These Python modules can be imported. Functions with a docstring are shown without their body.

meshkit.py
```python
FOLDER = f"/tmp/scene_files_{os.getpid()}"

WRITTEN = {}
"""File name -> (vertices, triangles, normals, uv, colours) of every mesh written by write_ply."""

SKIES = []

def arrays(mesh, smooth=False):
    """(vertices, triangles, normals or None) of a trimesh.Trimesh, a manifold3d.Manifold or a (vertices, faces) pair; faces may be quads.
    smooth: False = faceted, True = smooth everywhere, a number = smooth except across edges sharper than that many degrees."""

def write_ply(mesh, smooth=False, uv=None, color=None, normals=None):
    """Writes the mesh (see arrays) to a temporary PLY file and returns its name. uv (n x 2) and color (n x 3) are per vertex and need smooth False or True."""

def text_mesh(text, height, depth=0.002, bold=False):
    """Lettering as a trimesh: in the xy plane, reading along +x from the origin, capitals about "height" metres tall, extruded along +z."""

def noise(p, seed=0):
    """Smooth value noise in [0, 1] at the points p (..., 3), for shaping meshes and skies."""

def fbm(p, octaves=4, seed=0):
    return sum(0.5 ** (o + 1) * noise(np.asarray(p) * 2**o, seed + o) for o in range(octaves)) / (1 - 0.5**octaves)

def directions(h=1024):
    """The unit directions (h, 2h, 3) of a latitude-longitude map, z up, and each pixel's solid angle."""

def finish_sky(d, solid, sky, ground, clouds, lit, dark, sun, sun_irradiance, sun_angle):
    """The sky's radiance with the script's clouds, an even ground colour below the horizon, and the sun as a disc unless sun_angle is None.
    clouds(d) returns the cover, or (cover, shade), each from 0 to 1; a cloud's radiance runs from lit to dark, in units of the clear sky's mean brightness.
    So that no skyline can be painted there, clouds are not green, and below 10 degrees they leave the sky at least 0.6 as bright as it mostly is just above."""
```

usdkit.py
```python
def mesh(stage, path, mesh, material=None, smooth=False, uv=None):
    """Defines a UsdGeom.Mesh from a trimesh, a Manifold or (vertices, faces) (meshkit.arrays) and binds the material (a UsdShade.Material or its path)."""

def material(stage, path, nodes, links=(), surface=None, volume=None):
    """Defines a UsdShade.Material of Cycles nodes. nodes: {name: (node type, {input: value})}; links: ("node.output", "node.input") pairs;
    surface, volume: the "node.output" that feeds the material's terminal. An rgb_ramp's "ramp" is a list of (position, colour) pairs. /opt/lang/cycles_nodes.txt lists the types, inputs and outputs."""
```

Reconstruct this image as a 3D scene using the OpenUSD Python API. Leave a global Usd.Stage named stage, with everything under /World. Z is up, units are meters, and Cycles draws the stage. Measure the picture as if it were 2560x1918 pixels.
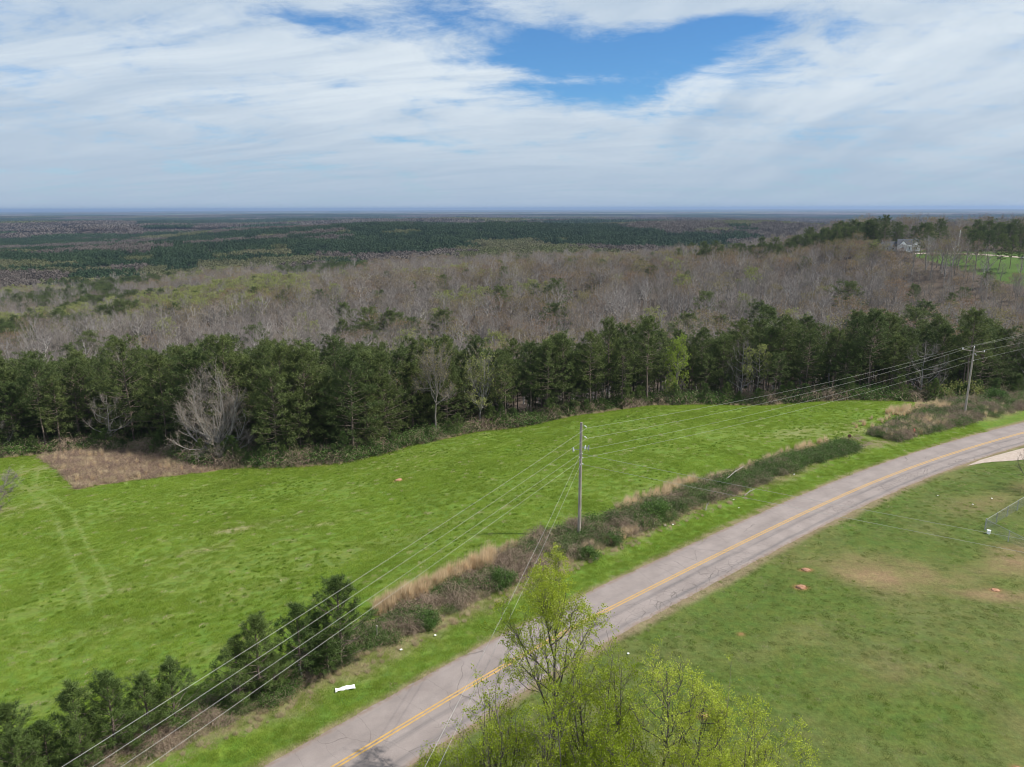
import math, random
import numpy as np
import trimesh, usdkit, meshkit
from scipy.interpolate import RBFInterpolator, CubicSpline
from scipy.spatial import cKDTree
from pxr import Usd, UsdGeom, UsdLux, UsdShade, Gf, Sdf, Vt

stage = Usd.Stage.CreateInMemory()
UsdGeom.SetStageUpAxis(stage, 'Z')
UsdGeom.SetStageMetersPerUnit(stage, 1.0)
world = UsdGeom.Xform.Define(stage, '/World')
UsdGeom.Scope.Define(stage, '/World/Looks')

# ------------------------------------------------------------------ camera
EYE = 30.0
cam = UsdGeom.Camera.Define(stage, '/World/camera')
cam.CreateHorizontalApertureAttr(36.0)
cam.CreateFocalLengthAttr(735.0 / 1024.0 * 36.0)
cam.CreateClippingRangeAttr(Gf.Vec2f(0.5, 120000.0))
cam.AddTranslateOp().Set(Gf.Vec3d(0, 0, EYE))
cam.AddRotateXOp().Set(90.0 - 13.4)
cam.AddRotateZOp().Set(-0.17)
cam.CreateExposureAttr(0.36)

# ------------------------------------------------------------------ sun and sky
SUN_AZ, SUN_EL = math.radians(97.0), math.radians(48.0)      # azimuth from +y towards +x
SUN = np.array([math.sin(SUN_AZ) * math.cos(SUN_EL), math.cos(SUN_AZ) * math.cos(SUN_EL), math.sin(SUN_EL)])
sun = UsdLux.DistantLight.Define(stage, '/World/sun')
sun.CreateIntensityAttr(1.25)
sun.CreateAngleAttr(0.6)
sun.CreateNormalizeAttr(True)
sun.CreateColorAttr(Gf.Vec3f(1.0, 0.95, 0.87))
_zx = SUN
_xx = np.cross([0, 0, 1.0], _zx); _xx /= np.linalg.norm(_xx)
_yx = np.cross(_zx, _xx)
sun.AddTransformOp().Set(Gf.Matrix4d(*_xx, 0, *_yx, 0, *_zx, 0, 0, 0, 0, 1))


class Graph:
    """Collects Cycles nodes and links of one material."""
    def __init__(self):
        self.n, self.l, self.k = {}, [], 0

    def add(self, kind, _out=None, **inp):
        self.k += 1
        name = 'node%d' % self.k
        vals = {}
        for a, b in inp.items():
            if isinstance(b, str) and '.' in b and b.split('.')[0] in self.n:
                self.l.append((b, name + '.' + a))
            else:
                vals[a] = b
        self.n[name] = (kind, vals)
        return name + '.' + (_out or 'value')

    def math(self, op, a, b=0.0, c=0.0, clamp=False):
        return self.add('math', math_type=op, value1=a, value2=b, value3=c, use_clamp=clamp)

    def mixc(self, fac, a, b, blend='mix'):
        return self.add('mix', 'color', mix_type=blend, fac=fac, color1=a, color2=b)

    def noise(self, vec, scale, detail=4.0, rough=0.55, dist=0.0):
        return self.add('noise_texture', 'fac', vector=vec, scale=scale, detail=detail, roughness=rough, distortion=dist)

    def mapr(self, v, a, b, c, d, kind='smoothstep'):
        return self.add('map_range', 'result', range_type=kind, value=v, from_min=a, from_max=b, to_min=c, to_max=d, clamp=True)

    def build(self, name, surface=None, volume=None):
        return usdkit.material(stage, '/World/Looks/' + name, self.n, self.l, surface=surface, volume=volume)


def sky_material():
    g = Graph()
    d = g.add('texture_coordinate', 'generated')
    sep = g.add('separate_xyz', 'x', vector=d).split('.')[0]
    X, Y, Z = sep + '.x', sep + '.y', sep + '.z'
    D = 180 / math.pi
    az = g.math('multiply', g.math('arctan2', X, Y), D)
    el = g.math('multiply', g.math('arcsine', Z), D)
    sky = g.add('sky_texture', 'color', sky_type='single_scattering', sun_disc=False, sun_elevation=SUN_EL, sun_rotation=SUN_AZ,
                altitude=300.0, air_density=1.0, aerosol_density=0.35, ozone_density=2.0)
    blue = g.add('vector_math', 'vector', math_type='multiply', vector1=sky, vector2=(0.47, 0.80, 1.10))
    # the cloud sheet: a layer seen in perspective
    zz = g.math('add', g.math('maximum', Z, 0.0), 0.13)
    px, py = g.math('divide', X, zz), g.math('divide', Y, zz)
    v = g.add('combine_xyz', 'vector', x=px, y=py, z=0.0)
    vr = g.add('mapping', 'vector', vector=v, rotation=(0, 0, math.radians(32)), scale=(0.7, 1.35, 1.0))
    warp = g.add('noise_texture', 'color', vector=vr, scale=0.7, detail=3.0, roughness=0.5)
    vw = g.add('vector_math', 'vector', math_type='multiply_add', vector1=warp, vector2=(1.1, 1.1, 0.0), vector3=vr)
    big = g.noise(vw, 0.55, 6.0, 0.52)
    fine = g.noise(vw, 2.6, 8.0, 0.62)
    wisp = g.noise(g.add('mapping', 'vector', vector=vw, scale=(1.0, 3.0, 1.0)), 1.4, 6.0, 0.6)
    # on the right the streaks run away from the eye
    v2 = g.add('mapping', 'vector', vector=v, rotation=(0, 0, math.radians(-20)), scale=(1.7, 0.42, 1.0))
    v2 = g.add('vector_math', 'vector', math_type='multiply_add', vector1=warp, vector2=(0.9, 0.9, 0.0), vector3=v2)
    wisp2 = g.noise(v2, 1.0, 5.0, 0.52)
    side = g.mapr(az, 3.0, 16.0, 0.0, 1.0)
    wisp = g.add('mix_float', 'result', fac=side, a=wisp, b=wisp2)

    def blob(a0, e0, ra, re, rot, pw=1.0):
        c, s = math.cos(math.radians(rot)), math.sin(math.radians(rot))
        da, de = g.math('subtract', az, a0), g.math('subtract', el, e0)
        u = g.math('multiply_add', da, c / ra, g.math('multiply', de, s / ra))
        w = g.math('multiply_add', da, -s / re, g.math('multiply', de, c / re))
        r = g.math('add', g.math('multiply', u, u), g.math('multiply', w, w))
        return g.math('multiply', g.math('exponent', g.math('multiply', r, -1.0)), pw)
    clear = None
    for b in SKY_CLEAR:
        q = blob(*b)
        clear = q if clear is None else g.math('add', clear, q)
    for b in SKY_CLOUD:
        clear = g.math('subtract', clear, blob(*b))
    # cover 0..1
    n1 = g.math('multiply_add', g.math('subtract', fine, 0.5), 1.7, g.math('multiply', g.math('subtract', big, 0.5), 0.5))
    dens = g.math('add', g.math('subtract', 1.05, clear), n1)
    dens = g.math('add', dens, g.math('multiply', g.math('subtract', wisp, 0.5), 0.7))
    dv = g.add('mapping', 'vector', vector=d, rotation=(0, math.radians(14), 0), scale=(7.0, 7.0, 22.0))
    dv = g.add('vector_math', 'vector', math_type='multiply_add', vector1=g.add('noise_texture', 'color', vector=dv, scale=0.8, detail=3.0), vector2=(0.9, 0.9, 0.9), vector3=dv)
    feather = g.noise(dv, 1.7, 9.0, 0.66)
    dens = g.math('add', dens, g.math('multiply', g.math('subtract', feather, 0.5), 2.6))
    cover = g.mapr(dens, -0.30, 1.12, 0.0, 1.0)
    lowfade = g.mapr(el, 0.0, 8.0, 0.93, 0.0)                   # the sheet closes towards the horizon
    cover = g.math('maximum', cover, lowfade)
    # soft light and dark bands within the sheet
    shade = g.math('add', g.math('multiply', g.math('subtract', big, 0.5), 2.0), g.math('multiply', g.math('subtract', wisp, 0.5), g.math('multiply_add', side, 1.6, 1.3)))
    shade = g.mapr(shade, -0.55, 0.55, 0.0, 1.0)
    white = g.mixc(shade, CLOUD_DIM, CLOUD_LIT)
    white = g.mixc(g.mapr(el, 0.0, 9.5, 0.85, 0.0), white, CLOUD_LOW)
    col = g.mixc(cover, blue, white)
    bg = g.add('background_shader', 'background', color=col, strength=SKY_STRENGTH)
    return g.build('sky_look', surface=bg)


SKY_STRENGTH = 0.09
HAZE_DENSITY = 0.00006
HAZE_COLOR = (0.33, 0.455, 0.68)
CLOUD_LIT, CLOUD_DIM, CLOUD_LOW = (6.5, 7.2, 7.8), (4.1, 5.1, 6.3), (3.45, 4.4, 5.55)
SKY_CLEAR = [(10, 10.2, 9.0, 2.4, 4, 1.6), (2.5, 10.8, 3.2, 1.6, 10, 1.0), (-14.5, 12.6, 4.2, 0.8, -4, 0.8), (14.5, 12.0, 5.5, 0.9, 6, 0.9),
             (-8.0, 5.0, 4.0, 0.5, -7, 0.5), (-12.5, 8.6, 1.6, 0.6, 0, 0.5), (-5, 13.2, 6.0, 1.3, 6, 1.0), (0.5, 12.3, 3.5, 2.4, -25, 0.8), (7, 8.0, 4.5, 0.8, 0, 0.7)]
SKY_CLOUD = [(11, 13.8, 7.0, 0.9, -3, 1.3), (1.0, 13.3, 3.6, 0.8, -22, 0.7), (0.5, 9.3, 3.2, 0.5, -4, 0.7), (13.0, 9.0, 2.4, 0.4, 12, 0.5)]
dome = UsdLux.DomeLight.Define(stage, '/World/sky')
dome.CreateIntensityAttr(1.0)
UsdShade.MaterialBindingAPI.Apply(dome.GetPrim()).Bind(sky_material())

# ------------------------------------------------------------------ the lie of the land
# control heights: azimuth in degrees from straight ahead, distance, height; the eye is 30 m up at the origin
LAND = [(-50, 230, -42), (-35, 230, -42), (-19, 230, -40), (0, 230, -38), (19, 230, -34), (35, 230, -28), (50, 230, -25),
        (-50, 320, -42), (-35, 320, -40), (-19, 320, -35), (0, 320, -32), (19, 320, -26), (35, 320, -24), (50, 320, -18),
        (-50, 420, -40), (-35, 420, -38), (-19, 420, -30), (0, 420, -25), (19, 420, -16), (28, 420, -18), (35, 420, -16), (50, 420, -10),
        (-50, 540, -44), (-35, 540, -48), (-27, 540, -39), (-19, 540, -27), (0, 540, -19), (14, 540, -14), (19, 540, -11), (28, 540, 2), (35, 540, 3), (50, 540, 4),
        (-35, 650, -55), (-27, 650, -50), (-19, 650, -37), (0, 650, -28), (19, 650, -9), (28, 650, 3), (35, 650, 6), (50, 650, 8),
        (-50, 800, -58), (-35, 800, -58), (-27, 800, -57), (-19, 800, -54), (0, 800, -50), (19, 800, -30), (35, 800, -5), (50, 800, 0),
        (-35, 1050, -46), (-25, 1050, -52), (-10, 1050, -54), (0, 1050, -49), (15, 1050, -46), (35, 1050, -28), (50, 1050, -25),
        (-35, 1350, -38), (-25, 1350, -31), (-17, 1350, -30), (-8, 1350, -38), (2, 1350, -38), (12, 1350, -38), (35, 1350, -40),
        (-50, 1700, -60), (-35, 1700, -60), (-25, 1700, -56), (-10, 1700, -18), (0, 1700, -11), (10, 1700, -10), (17, 1700, -16), (35, 1700, -34), (50, 1700, -40),
        (-50, 2600, -52), (-35, 2600, -50), (-15, 2600, -50), (5, 2600, -48), (20, 2600, -46), (35, 2600, -45), (50, 2600, -48),
        (-50, 5000, -56), (0, 5000, -55), (50, 5000, -55), (-50, 42000, -58), (0, 42000, -58), (50, 42000, -58)]
# the field: x, y, z
FIELD = [(-82.7, 112.7, -9), (-69.8, 116.2, -9), (-56.2, 112.2, -8.5), (-45.3, 105.3, -8), (-34.7, 102.9, -7), (-25.1, 103.0, -6.5), (-14.8, 108.6, -5.5),
         (-5.0, 113.6, -4.8), (10.4, 118.8, -4), (23.4, 122.4, -3.2), (35.2, 120.2, -2.5), (47.8, 117.7, -2), (63.1, 113.1, -1),
         (-25, 65, -3), (-50, 70, -5), (-35, 50, -3.2), (-60, 40, -5), (-14, 80, -3.4), (0, 90, -2.2), (20, 100, -1.6), (40, 105, -1.2), (12, 82, -0.8), (30, 92, -0.5),
         (-110, 150, -14), (-60, 145, -12), (-40, 140, -13), (-20, 140, -12), (10, 150, -12), (35, 150, -9), (70, 150, -5), (95, 135, -3), (-90, 80, -8)]
_ax = [(a, math.log(d), z) for a, d, z in LAND] + [(math.degrees(math.atan2(x, y)), math.log(math.hypot(x, y)), z) for x, y, z in FIELD]
for _a in (-80, -60, -40, -20, 0, 20, 40, 60, 80):
    _ax.append((_a, math.log(14.0), 0.0))
for _a in (-80, 80):
    for _d, _z in ((60, -3), (120, -12), (230, -35), (540, -25), (1350, -40), (5000, -55), (42000, -58)):
        _ax.append((_a, math.log(_d), _z))
_ax = np.array(_ax)
_rbf = RBFInterpolator(_ax[:, :2] * [1 / 14.0, 1.6], _ax[:, 2], kernel='linear', smoothing=0.15)

ROAD = np.array([(-150, -95), (-95, -45), (-50, -5), (-25, 19.7), (-9.9, 34.5), (1.3, 45.5), (11.8, 54.6), (23.9, 64.6), (41.7, 78.4), (55.5, 87.6), (69.9, 96.0), (95, 109), (140, 128), (220, 155)], float)
_cl = np.concatenate([[0], np.cumsum(np.hypot(*np.diff(ROAD, axis=0).T))])
_cs = CubicSpline(_cl, ROAD)
RT = np.arange(0, _cl[-1], 0.5)
RP = _cs(RT)
RD = _cs(RT, 1); RD /= np.linalg.norm(RD, axis=1)[:, None]
RN = np.stack([-RD[:, 1], RD[:, 0]], 1)                        # towards the field
_rt = cKDTree(RP)


def road_s(x, y):
    """(signed distance from the road's middle, positive on the field side; distance along it)."""
    q = np.stack([np.ravel(x), np.ravel(y)], 1)
    _, i = _rt.query(q)
    d = q - RP[i]
    return (d * RN[i]).sum(1).reshape(np.shape(x)), (RT[i] + (d * RD[i]).sum(1)).reshape(np.shape(x))


def smooth(a, b, v):
    t = np.clip((np.asarray(v, float) - a) / (b - a), 0, 1)
    return t * t * (3 - 2 * t)


def fbm2(x, y, wave, octaves=4, seed=0):
    p = np.stack([np.asarray(x, float) / wave, np.asarray(y, float) / wave, np.full(np.shape(x), seed * 7.31 + 0.37)], -1)
    return meshkit.fbm(p, octaves, seed) - 0.5


def height(x, y):
    x, y = np.asarray(x, float), np.asarray(y, float)
    r = np.maximum(np.hypot(x, y), 14.0)
    a = np.degrees(np.arctan2(x, y))
    a = 80 * np.tanh(a / 80.0) if False else np.clip(a, -80, 80)
    q = np.stack([a / 14.0, np.log(r) * 1.6], -1).reshape(-1, 2)
    z = np.concatenate([_rbf(q[i:i + 60000]) for i in range(0, len(q), 60000)]).reshape(x.shape)
    s, t = road_s(x, y)
    near = (np.abs(t - 160) < 260) & (r < 400)
    # the road and its verges lie level
    w = np.where(near, np.where(s > 0, smooth(7, 26, s), smooth(5, 60, -s) * 0.35), 1.0)
    z = z * w
    z = z + smooth(160, 320, r) * (1 - smooth(6000, 12000, r)) * fbm2(x, y, 260, 3, 3) * 11
    z = z + smooth(1800, 3500, r) * fbm2(x, y, 3000, 3, 5) * 60
    z = z + smooth(700, 1000, r) * (1 - smooth(5000, 9000, r)) * fbm2(x, y, 640, 2, 31) * 38
    # the hilltop round the house
    w = smooth(19, 26, a) * smooth(62, 48, a) * smooth(415, 480, r) * (1 - smooth(640, 720, r))
    z = z * (1 - w) + w * (2.5 + np.where(r < 550, -0.108 * (550 - r), 0.012 * (r - 550)))
    # gentle unevenness of the field, a shallow ditch along the road
    z = z + np.where(near, smooth(9, 20, np.abs(s)), 1.0) * (1 - smooth(300, 500, r)) * fbm2(x, y, 22, 3, 8) * 0.7
    z = z - np.where(near, np.exp(-((np.abs(s) - 5.0) / 1.1) ** 2) * 0.12, 0)
    return z


def hz(x, y):
    return float(height(np.array([x]), np.array([y]))[0])

# ------------------------------------------------------------------ helpers
rng = np.random.default_rng(11)
_names = {}


def numbered(path):
    k = _names.get(path, 0)
    _names[path] = k + 1
    return path if k == 0 else '%s_%03d' % (path, k)


def tag(prim, label=None, cat=None, group=None, kind=None):
    for key, val in (('label', label), ('category', cat), ('group', group), ('kind', kind)):
        if val:
            prim.SetCustomDataByKey(key, val)
    return prim


def thing(name, loc=(0, 0, 0), rz=0.0, scale=None, label=None, cat=None, group=None, kind=None, parent='/World', tilt=None):
    x = UsdGeom.Xform.Define(stage, numbered('%s/%s' % (parent, name)))
    x.AddTranslateOp().Set(Gf.Vec3d(*map(float, loc)))
    x.AddRotateZOp().Set(float(rz))
    if tilt:
        x.AddRotateXOp().Set(float(tilt))
    if scale is not None:
        x.AddScaleOp().Set(Gf.Vec3f(*map(float, scale)))
    return tag(x.GetPrim(), label, cat, group, kind)


def part(parent, name, mesh, mat, smooth=False, label=None, uv=None):
    p = parent.GetPath() if hasattr(parent, 'GetPath') else parent
    m = usdkit.mesh(stage, numbered('%s/%s' % (p, name)), mesh, mat, smooth, uv)
    if label:
        tag(m.GetPrim(), label)
    return m.GetPrim()


def solo(name, mesh, mat, smooth=False, label=None, cat=None, group=None, kind=None):
    return tag(part('/World', name, mesh, mat, smooth), label, cat, group, kind)


def kind_prim(name):
    """An abstract prim that the copies reference."""
    stage.CreateClassPrim('/World/%s' % name)
    return stage.GetPrimAtPath('/World/%s' % name)


def copy_of(src, name, loc, rz, scale, label, cat, group, tilt=None):
    o = thing(name, loc, rz, scale, label, cat, group, tilt=tilt)
    o.GetReferences().AddInternalReference(src.GetPath())
    o.SetInstanceable(True)
    return o


def scatter(name, sources, which, pos, rz, scale, kind='stuff', label=None, cat=None, tilt=None):
    """One PointInstancer; sources: list of (name, list of (part, mesh, material, smooth))."""
    path = numbered('/World/' + name)
    pi = UsdGeom.PointInstancer.Define(stage, path)
    targets = []
    for nm, parts in sources:
        p = UsdGeom.Xform.Define(stage, numbered('%s/%s' % (path, nm)))
        for pn, me, ma, sm in parts:
            usdkit.mesh(stage, numbered('%s/%s' % (p.GetPath(), pn)), me, ma, sm)
        targets.append(p.GetPath())
    pi.CreatePrototypesRel().SetTargets(targets)
    pi.CreateProtoIndicesAttr(Vt.IntArray.FromNumpy(np.asarray(which, np.int32)))
    pi.CreatePositionsAttr(Vt.Vec3fArray.FromNumpy(np.asarray(pos, np.float32)))
    sc = np.asarray(scale, np.float32)
    if sc.ndim == 1:
        sc = np.repeat(sc[:, None], 3, 1)
    pi.CreateScalesAttr(Vt.Vec3fArray.FromNumpy(sc))
    h = np.radians(np.asarray(rz, float)) / 2
    q = np.stack([np.cos(h), 0 * h, 0 * h, np.sin(h)], 1)         # w x y z
    if tilt is not None:
        t = np.asarray(tilt, float) / 2
        # z turn times x tilt
        q = np.stack([np.cos(h) * np.cos(t), np.cos(h) * np.sin(t), np.sin(h) * np.sin(t), np.sin(h) * np.cos(t)], 1)
    pi.CreateOrientationsAttr(Vt.QuathArray([Gf.Quath(*map(float, r)) for r in q]))
    return tag(pi.GetPrim(), label, cat, None, kind)


class MB:
    """Collects triangles."""
    def __init__(self):
        self.v, self.f, self.n = [], [], 0

    def add(self, v, f):
        v, f = np.asarray(v, float), np.asarray(f, int)
        if f.shape[1] == 4:
            f = np.vstack([f[:, [0, 1, 2]], f[:, [0, 2, 3]]])
        self.v.append(v); self.f.append(f + self.n); self.n += len(v)
        return self

    def mesh(self, m, at=None, rz=0.0):
        v = np.array(m.vertices)
        if rz:
            c, s = math.cos(rz), math.sin(rz)
            v = v @ np.array([[c, s, 0], [-s, c, 0], [0, 0, 1]])
        return self.add(v + (0 if at is None else np.asarray(at, float)), m.faces)

    def box(self, c, e, rz=0.0):
        return self.mesh(trimesh.creation.box(e), c, rz)

    def tube(self, pts, rad, sides=5, caps=False):
        pts = np.asarray(pts, float); n = len(pts)
        rad = np.broadcast_to(np.asarray(rad, float), (n,))
        d = np.gradient(pts, axis=0); d /= np.linalg.norm(d, axis=1)[:, None] + 1e-12
        ref = np.array([0.0, 0, 1]) if abs(d[0, 2]) < 0.9 else np.array([1.0, 0, 0])
        a = np.cross(d, ref); a /= np.linalg.norm(a, axis=1)[:, None] + 1e-12
        b = np.cross(d, a)
        th = np.arange(sides) * 2 * math.pi / sides
        v = pts[:, None] + rad[:, None, None] * (np.cos(th)[None, :, None] * a[:, None] + np.sin(th)[None, :, None] * b[:, None])
        i = np.arange(n - 1)[:, None] * sides; k = np.arange(sides)[None]; k2 = (k + 1) % sides
        f = np.stack([i + k, i + k2, i + sides + k2, i + sides + k], -1).reshape(-1, 4)
        self.add(v.reshape(-1, 3), f)
        if caps:
            for j, flip in ((0, True), (n - 1, False)):
                ring = v[j]; c = ring.mean(0)
                fc = [[0, 1 + q, 1 + (q + 1) % sides] if not flip else [0, 1 + (q + 1) % sides, 1 + q] for q in range(sides)]
                self.add(np.vstack([c, ring]), fc)
        return self

    def get(self):
        return np.vstack(self.v), np.vstack(self.f)


def unit(a):
    return a / (np.linalg.norm(a, axis=-1, keepdims=True) + 1e-12)


def blades(mb, base, tip, width, r):
    """One thin triangle each from base to tip."""
    d = unit(tip - base)
    side = unit(np.cross(d, unit(r.normal(size=d.shape)))) * (np.asarray(width) / 2).reshape(-1, 1)
    v = np.stack([base - side, base + side, tip], 1).reshape(-1, 3)
    mb.add(v, np.arange(len(v)).reshape(-1, 3))


def leaves(mb, at, d, length, width, r):
    """One folded leaf of two triangles each."""
    d = unit(d)
    side = unit(np.cross(d, unit(r.normal(size=d.shape))))
    up = np.cross(side, d)
    L, W = np.broadcast_to(length, len(at)).reshape(-1, 1), np.broadcast_to(width, len(at)).reshape(-1, 1)
    a, b = at, at + d * L
    m = at + d * L * 0.45
    p, q = m + side * W * 0.5 + up * W * 0.18, m - side * W * 0.5 + up * W * 0.18
    v = np.stack([a, p, b, q], 1).reshape(-1, 3)
    i = np.arange(len(at))[:, None] * 4
    mb.add(v, np.vstack([i + [0, 1, 2], i + [0, 2, 3]]))


# ------------------------------------------------------------------ materials
def foliage(name, cols, rough=0.6, trans=0.35, vary=0.25, nscale=0.6, spec=0.2, own=0.55):
    """Leaf stuff: colour varies from copy to copy and across each one."""
    g = Graph()
    rnd = g.add('object_info', 'random')
    isl = g.add('geometry', 'random_per_island')
    pos = g.add('geometry', 'position')
    t = g.math('add', g.math('multiply', rnd, own), g.math('multiply', isl, 1 - own))
    col = g.add('rgb_ramp', 'color', ramp=[(i / max(len(cols) - 1, 1), c) for i, c in enumerate(cols)], fac=t)
    n = g.noise(pos, nscale, 3.0)
    k = g.mapr(n, 0.3, 0.7, 1 - vary, 1 + vary, 'linear')
    col = g.add('vector_math', 'vector', math_type='scale', vector1=col, scale=k)
    p = g.add('principled_bsdf', 'BSDF', base_color=col, roughness=rough, specular_ior_level=spec)
    tr = g.add('translucent_bsdf', 'BSDF', color=col)
    return g.build(name, g.add('mix_closure', 'closure', fac=trans, closure1=p, closure2=tr))


def matte(name, c1, c2, scale=3.0, rough=0.85, detail=5.0, stretch=(1, 1, 1), bump=0.0, spec=0.3, metallic=0.0, coord='object'):
    g = Graph()
    pos = g.add('texture_coordinate', coord)
    v = g.add('mapping', 'vector', vector=pos, scale=stretch)
    n = g.noise(v, scale, detail, 0.6)
    rnd = g.add('object_info', 'random')
    col = g.mixc(g.mapr(n, 0.3, 0.7, 0, 1, 'linear'), c1, c2)
    col = g.add('vector_math', 'vector', math_type='scale', vector1=col, scale=g.mapr(rnd, 0, 1, 0.85, 1.15, 'linear'))
    kw = dict(base_color=col, roughness=rough, specular_ior_level=spec, metallic=metallic)
    if bump:
        kw['normal'] = g.add('bump', 'normal', height=n, strength=bump, distance=0.05)
    return g.build(name, g.add('principled_bsdf', 'BSDF', **kw))


def ground_material():
    g = Graph()
    base = g.add('attribute', 'color', attribute='ground_color')
    pos = g.add('geometry', 'position')
    a = g.noise(pos, 3.5, 6.0, 0.65)
    b = g.noise(pos, 0.35, 5.0, 0.6)
    c = g.noise(g.add('mapping', 'vector', vector=pos, rotation=(0, 0, 0.7), scale=(0.5, 2.2, 1.0)), 0.9, 5.0, 0.6)
    k = g.math('add', g.mapr(a, 0.3, 0.7, 0.78, 1.22, 'linear'), g.mapr(b, 0.3, 0.7, -0.10, 0.10, 'linear'))
    k = g.math('add', k, g.mapr(c, 0.3, 0.7, -0.12, 0.12, 'linear'))
    col = g.add('vector_math', 'vector', math_type='scale', vector1=base, scale=k)
    hue = g.mapr(g.noise(pos, 1.1, 4.0, 0.6), 0.35, 0.65, 0.485, 0.515, 'linear')
    col = g.add('hsv', 'color', hue=hue, saturation=1.0, value=1.0, fac=1.0, color=col)
    bump = g.add('bump', 'normal', height=g.noise(pos, 5.0, 6.0, 0.7), strength=0.7, distance=0.12)
    return g.build('ground_look', g.add('principled_bsdf', 'BSDF', base_color=col, roughness=0.95, specular_ior_level=0.1, normal=bump))


GROUND = ground_material()
NEEDLE = foliage('pine_needles', [(0.076, 0.106, 0.034), (0.108, 0.136, 0.042), (0.150, 0.172, 0.052)], 0.55, 0.30)
NEEDLE_YOUNG = foliage('young_pine_needles', [(0.068, 0.110, 0.030), (0.105, 0.150, 0.040), (0.15, 0.19, 0.050)], 0.5, 0.35)
PINE_BARK = matte('pine_bark', (0.10, 0.075, 0.06), (0.20, 0.16, 0.13), 6.0, stretch=(1, 1, 0.3))
PALE_BARK = matte('pale_bark', (0.22, 0.20, 0.185), (0.34, 0.32, 0.30), 3.0, stretch=(1, 1, 0.3))
GREY_BARK = matte('grey_bark', (0.13, 0.115, 0.10), (0.23, 0.21, 0.19), 3.0, stretch=(1, 1, 0.3))
DARK_BARK = matte('dark_bark', (0.07, 0.06, 0.05), (0.16, 0.14, 0.12), 5.0, stretch=(1, 1, 0.3))
TWIG = foliage('bare_twigs', [(0.100, 0.084, 0.076), (0.205, 0.175, 0.160), (0.225, 0.200, 0.186), (0.215, 0.172, 0.130), (0.330, 0.300, 0.282)], 0.8, 0.0, 0.15, own=0.85)
BUD = foliage('spring_buds', [(0.23, 0.135, 0.080), (0.22, 0.20, 0.070), (0.19, 0.13, 0.09), (0.21, 0.19, 0.085)], 0.7, 0.3, 0.15, own=0.85)
LIME = foliage('young_lime_leaves', [(0.23, 0.31, 0.045), (0.28, 0.36, 0.06), (0.19, 0.27, 0.04)], 0.5, 0.45, 0.2)
LIME_DULL = foliage('opening_leaves', [(0.23, 0.26, 0.075), (0.27, 0.29, 0.10), (0.19, 0.23, 0.06)], 0.6, 0.4, 0.2)
SHRUB_LEAF = foliage('shrub_leaves', [(0.060, 0.115, 0.026), (0.095, 0.165, 0.036), (0.13, 0.20, 0.045)], 0.45, 0.35, 0.3, 1.5)
BRAMBLE = matte('bramble_stems', (0.17, 0.120, 0.085), (0.30, 0.235, 0.175), 2.0, coord='object')
STRAW = foliage('dry_grass_blades', [(0.56, 0.42, 0.26), (0.68, 0.55, 0.37), (0.46, 0.35, 0.23)], 0.7, 0.4, 0.2, 1.0)
STRAW_PALE = foliage('pale_dry_blades', [(0.46, 0.37, 0.24), (0.54, 0.45, 0.30), (0.36, 0.30, 0.19)], 0.7, 0.4, 0.2, 1.0)
BLADE = foliage('field_grass_blades', [(0.198, 0.292, 0.032), (0.246, 0.334, 0.044), (0.290, 0.350, 0.072)], 0.55, 0.5, 0.16, 0.22)
BLADE_LAWN = foliage('lawn_grass_blades', [(0.116, 0.168, 0.028), (0.152, 0.186, 0.048), (0.090, 0.152, 0.022)], 0.55, 0.5, 0.25, 0.25)


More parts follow.
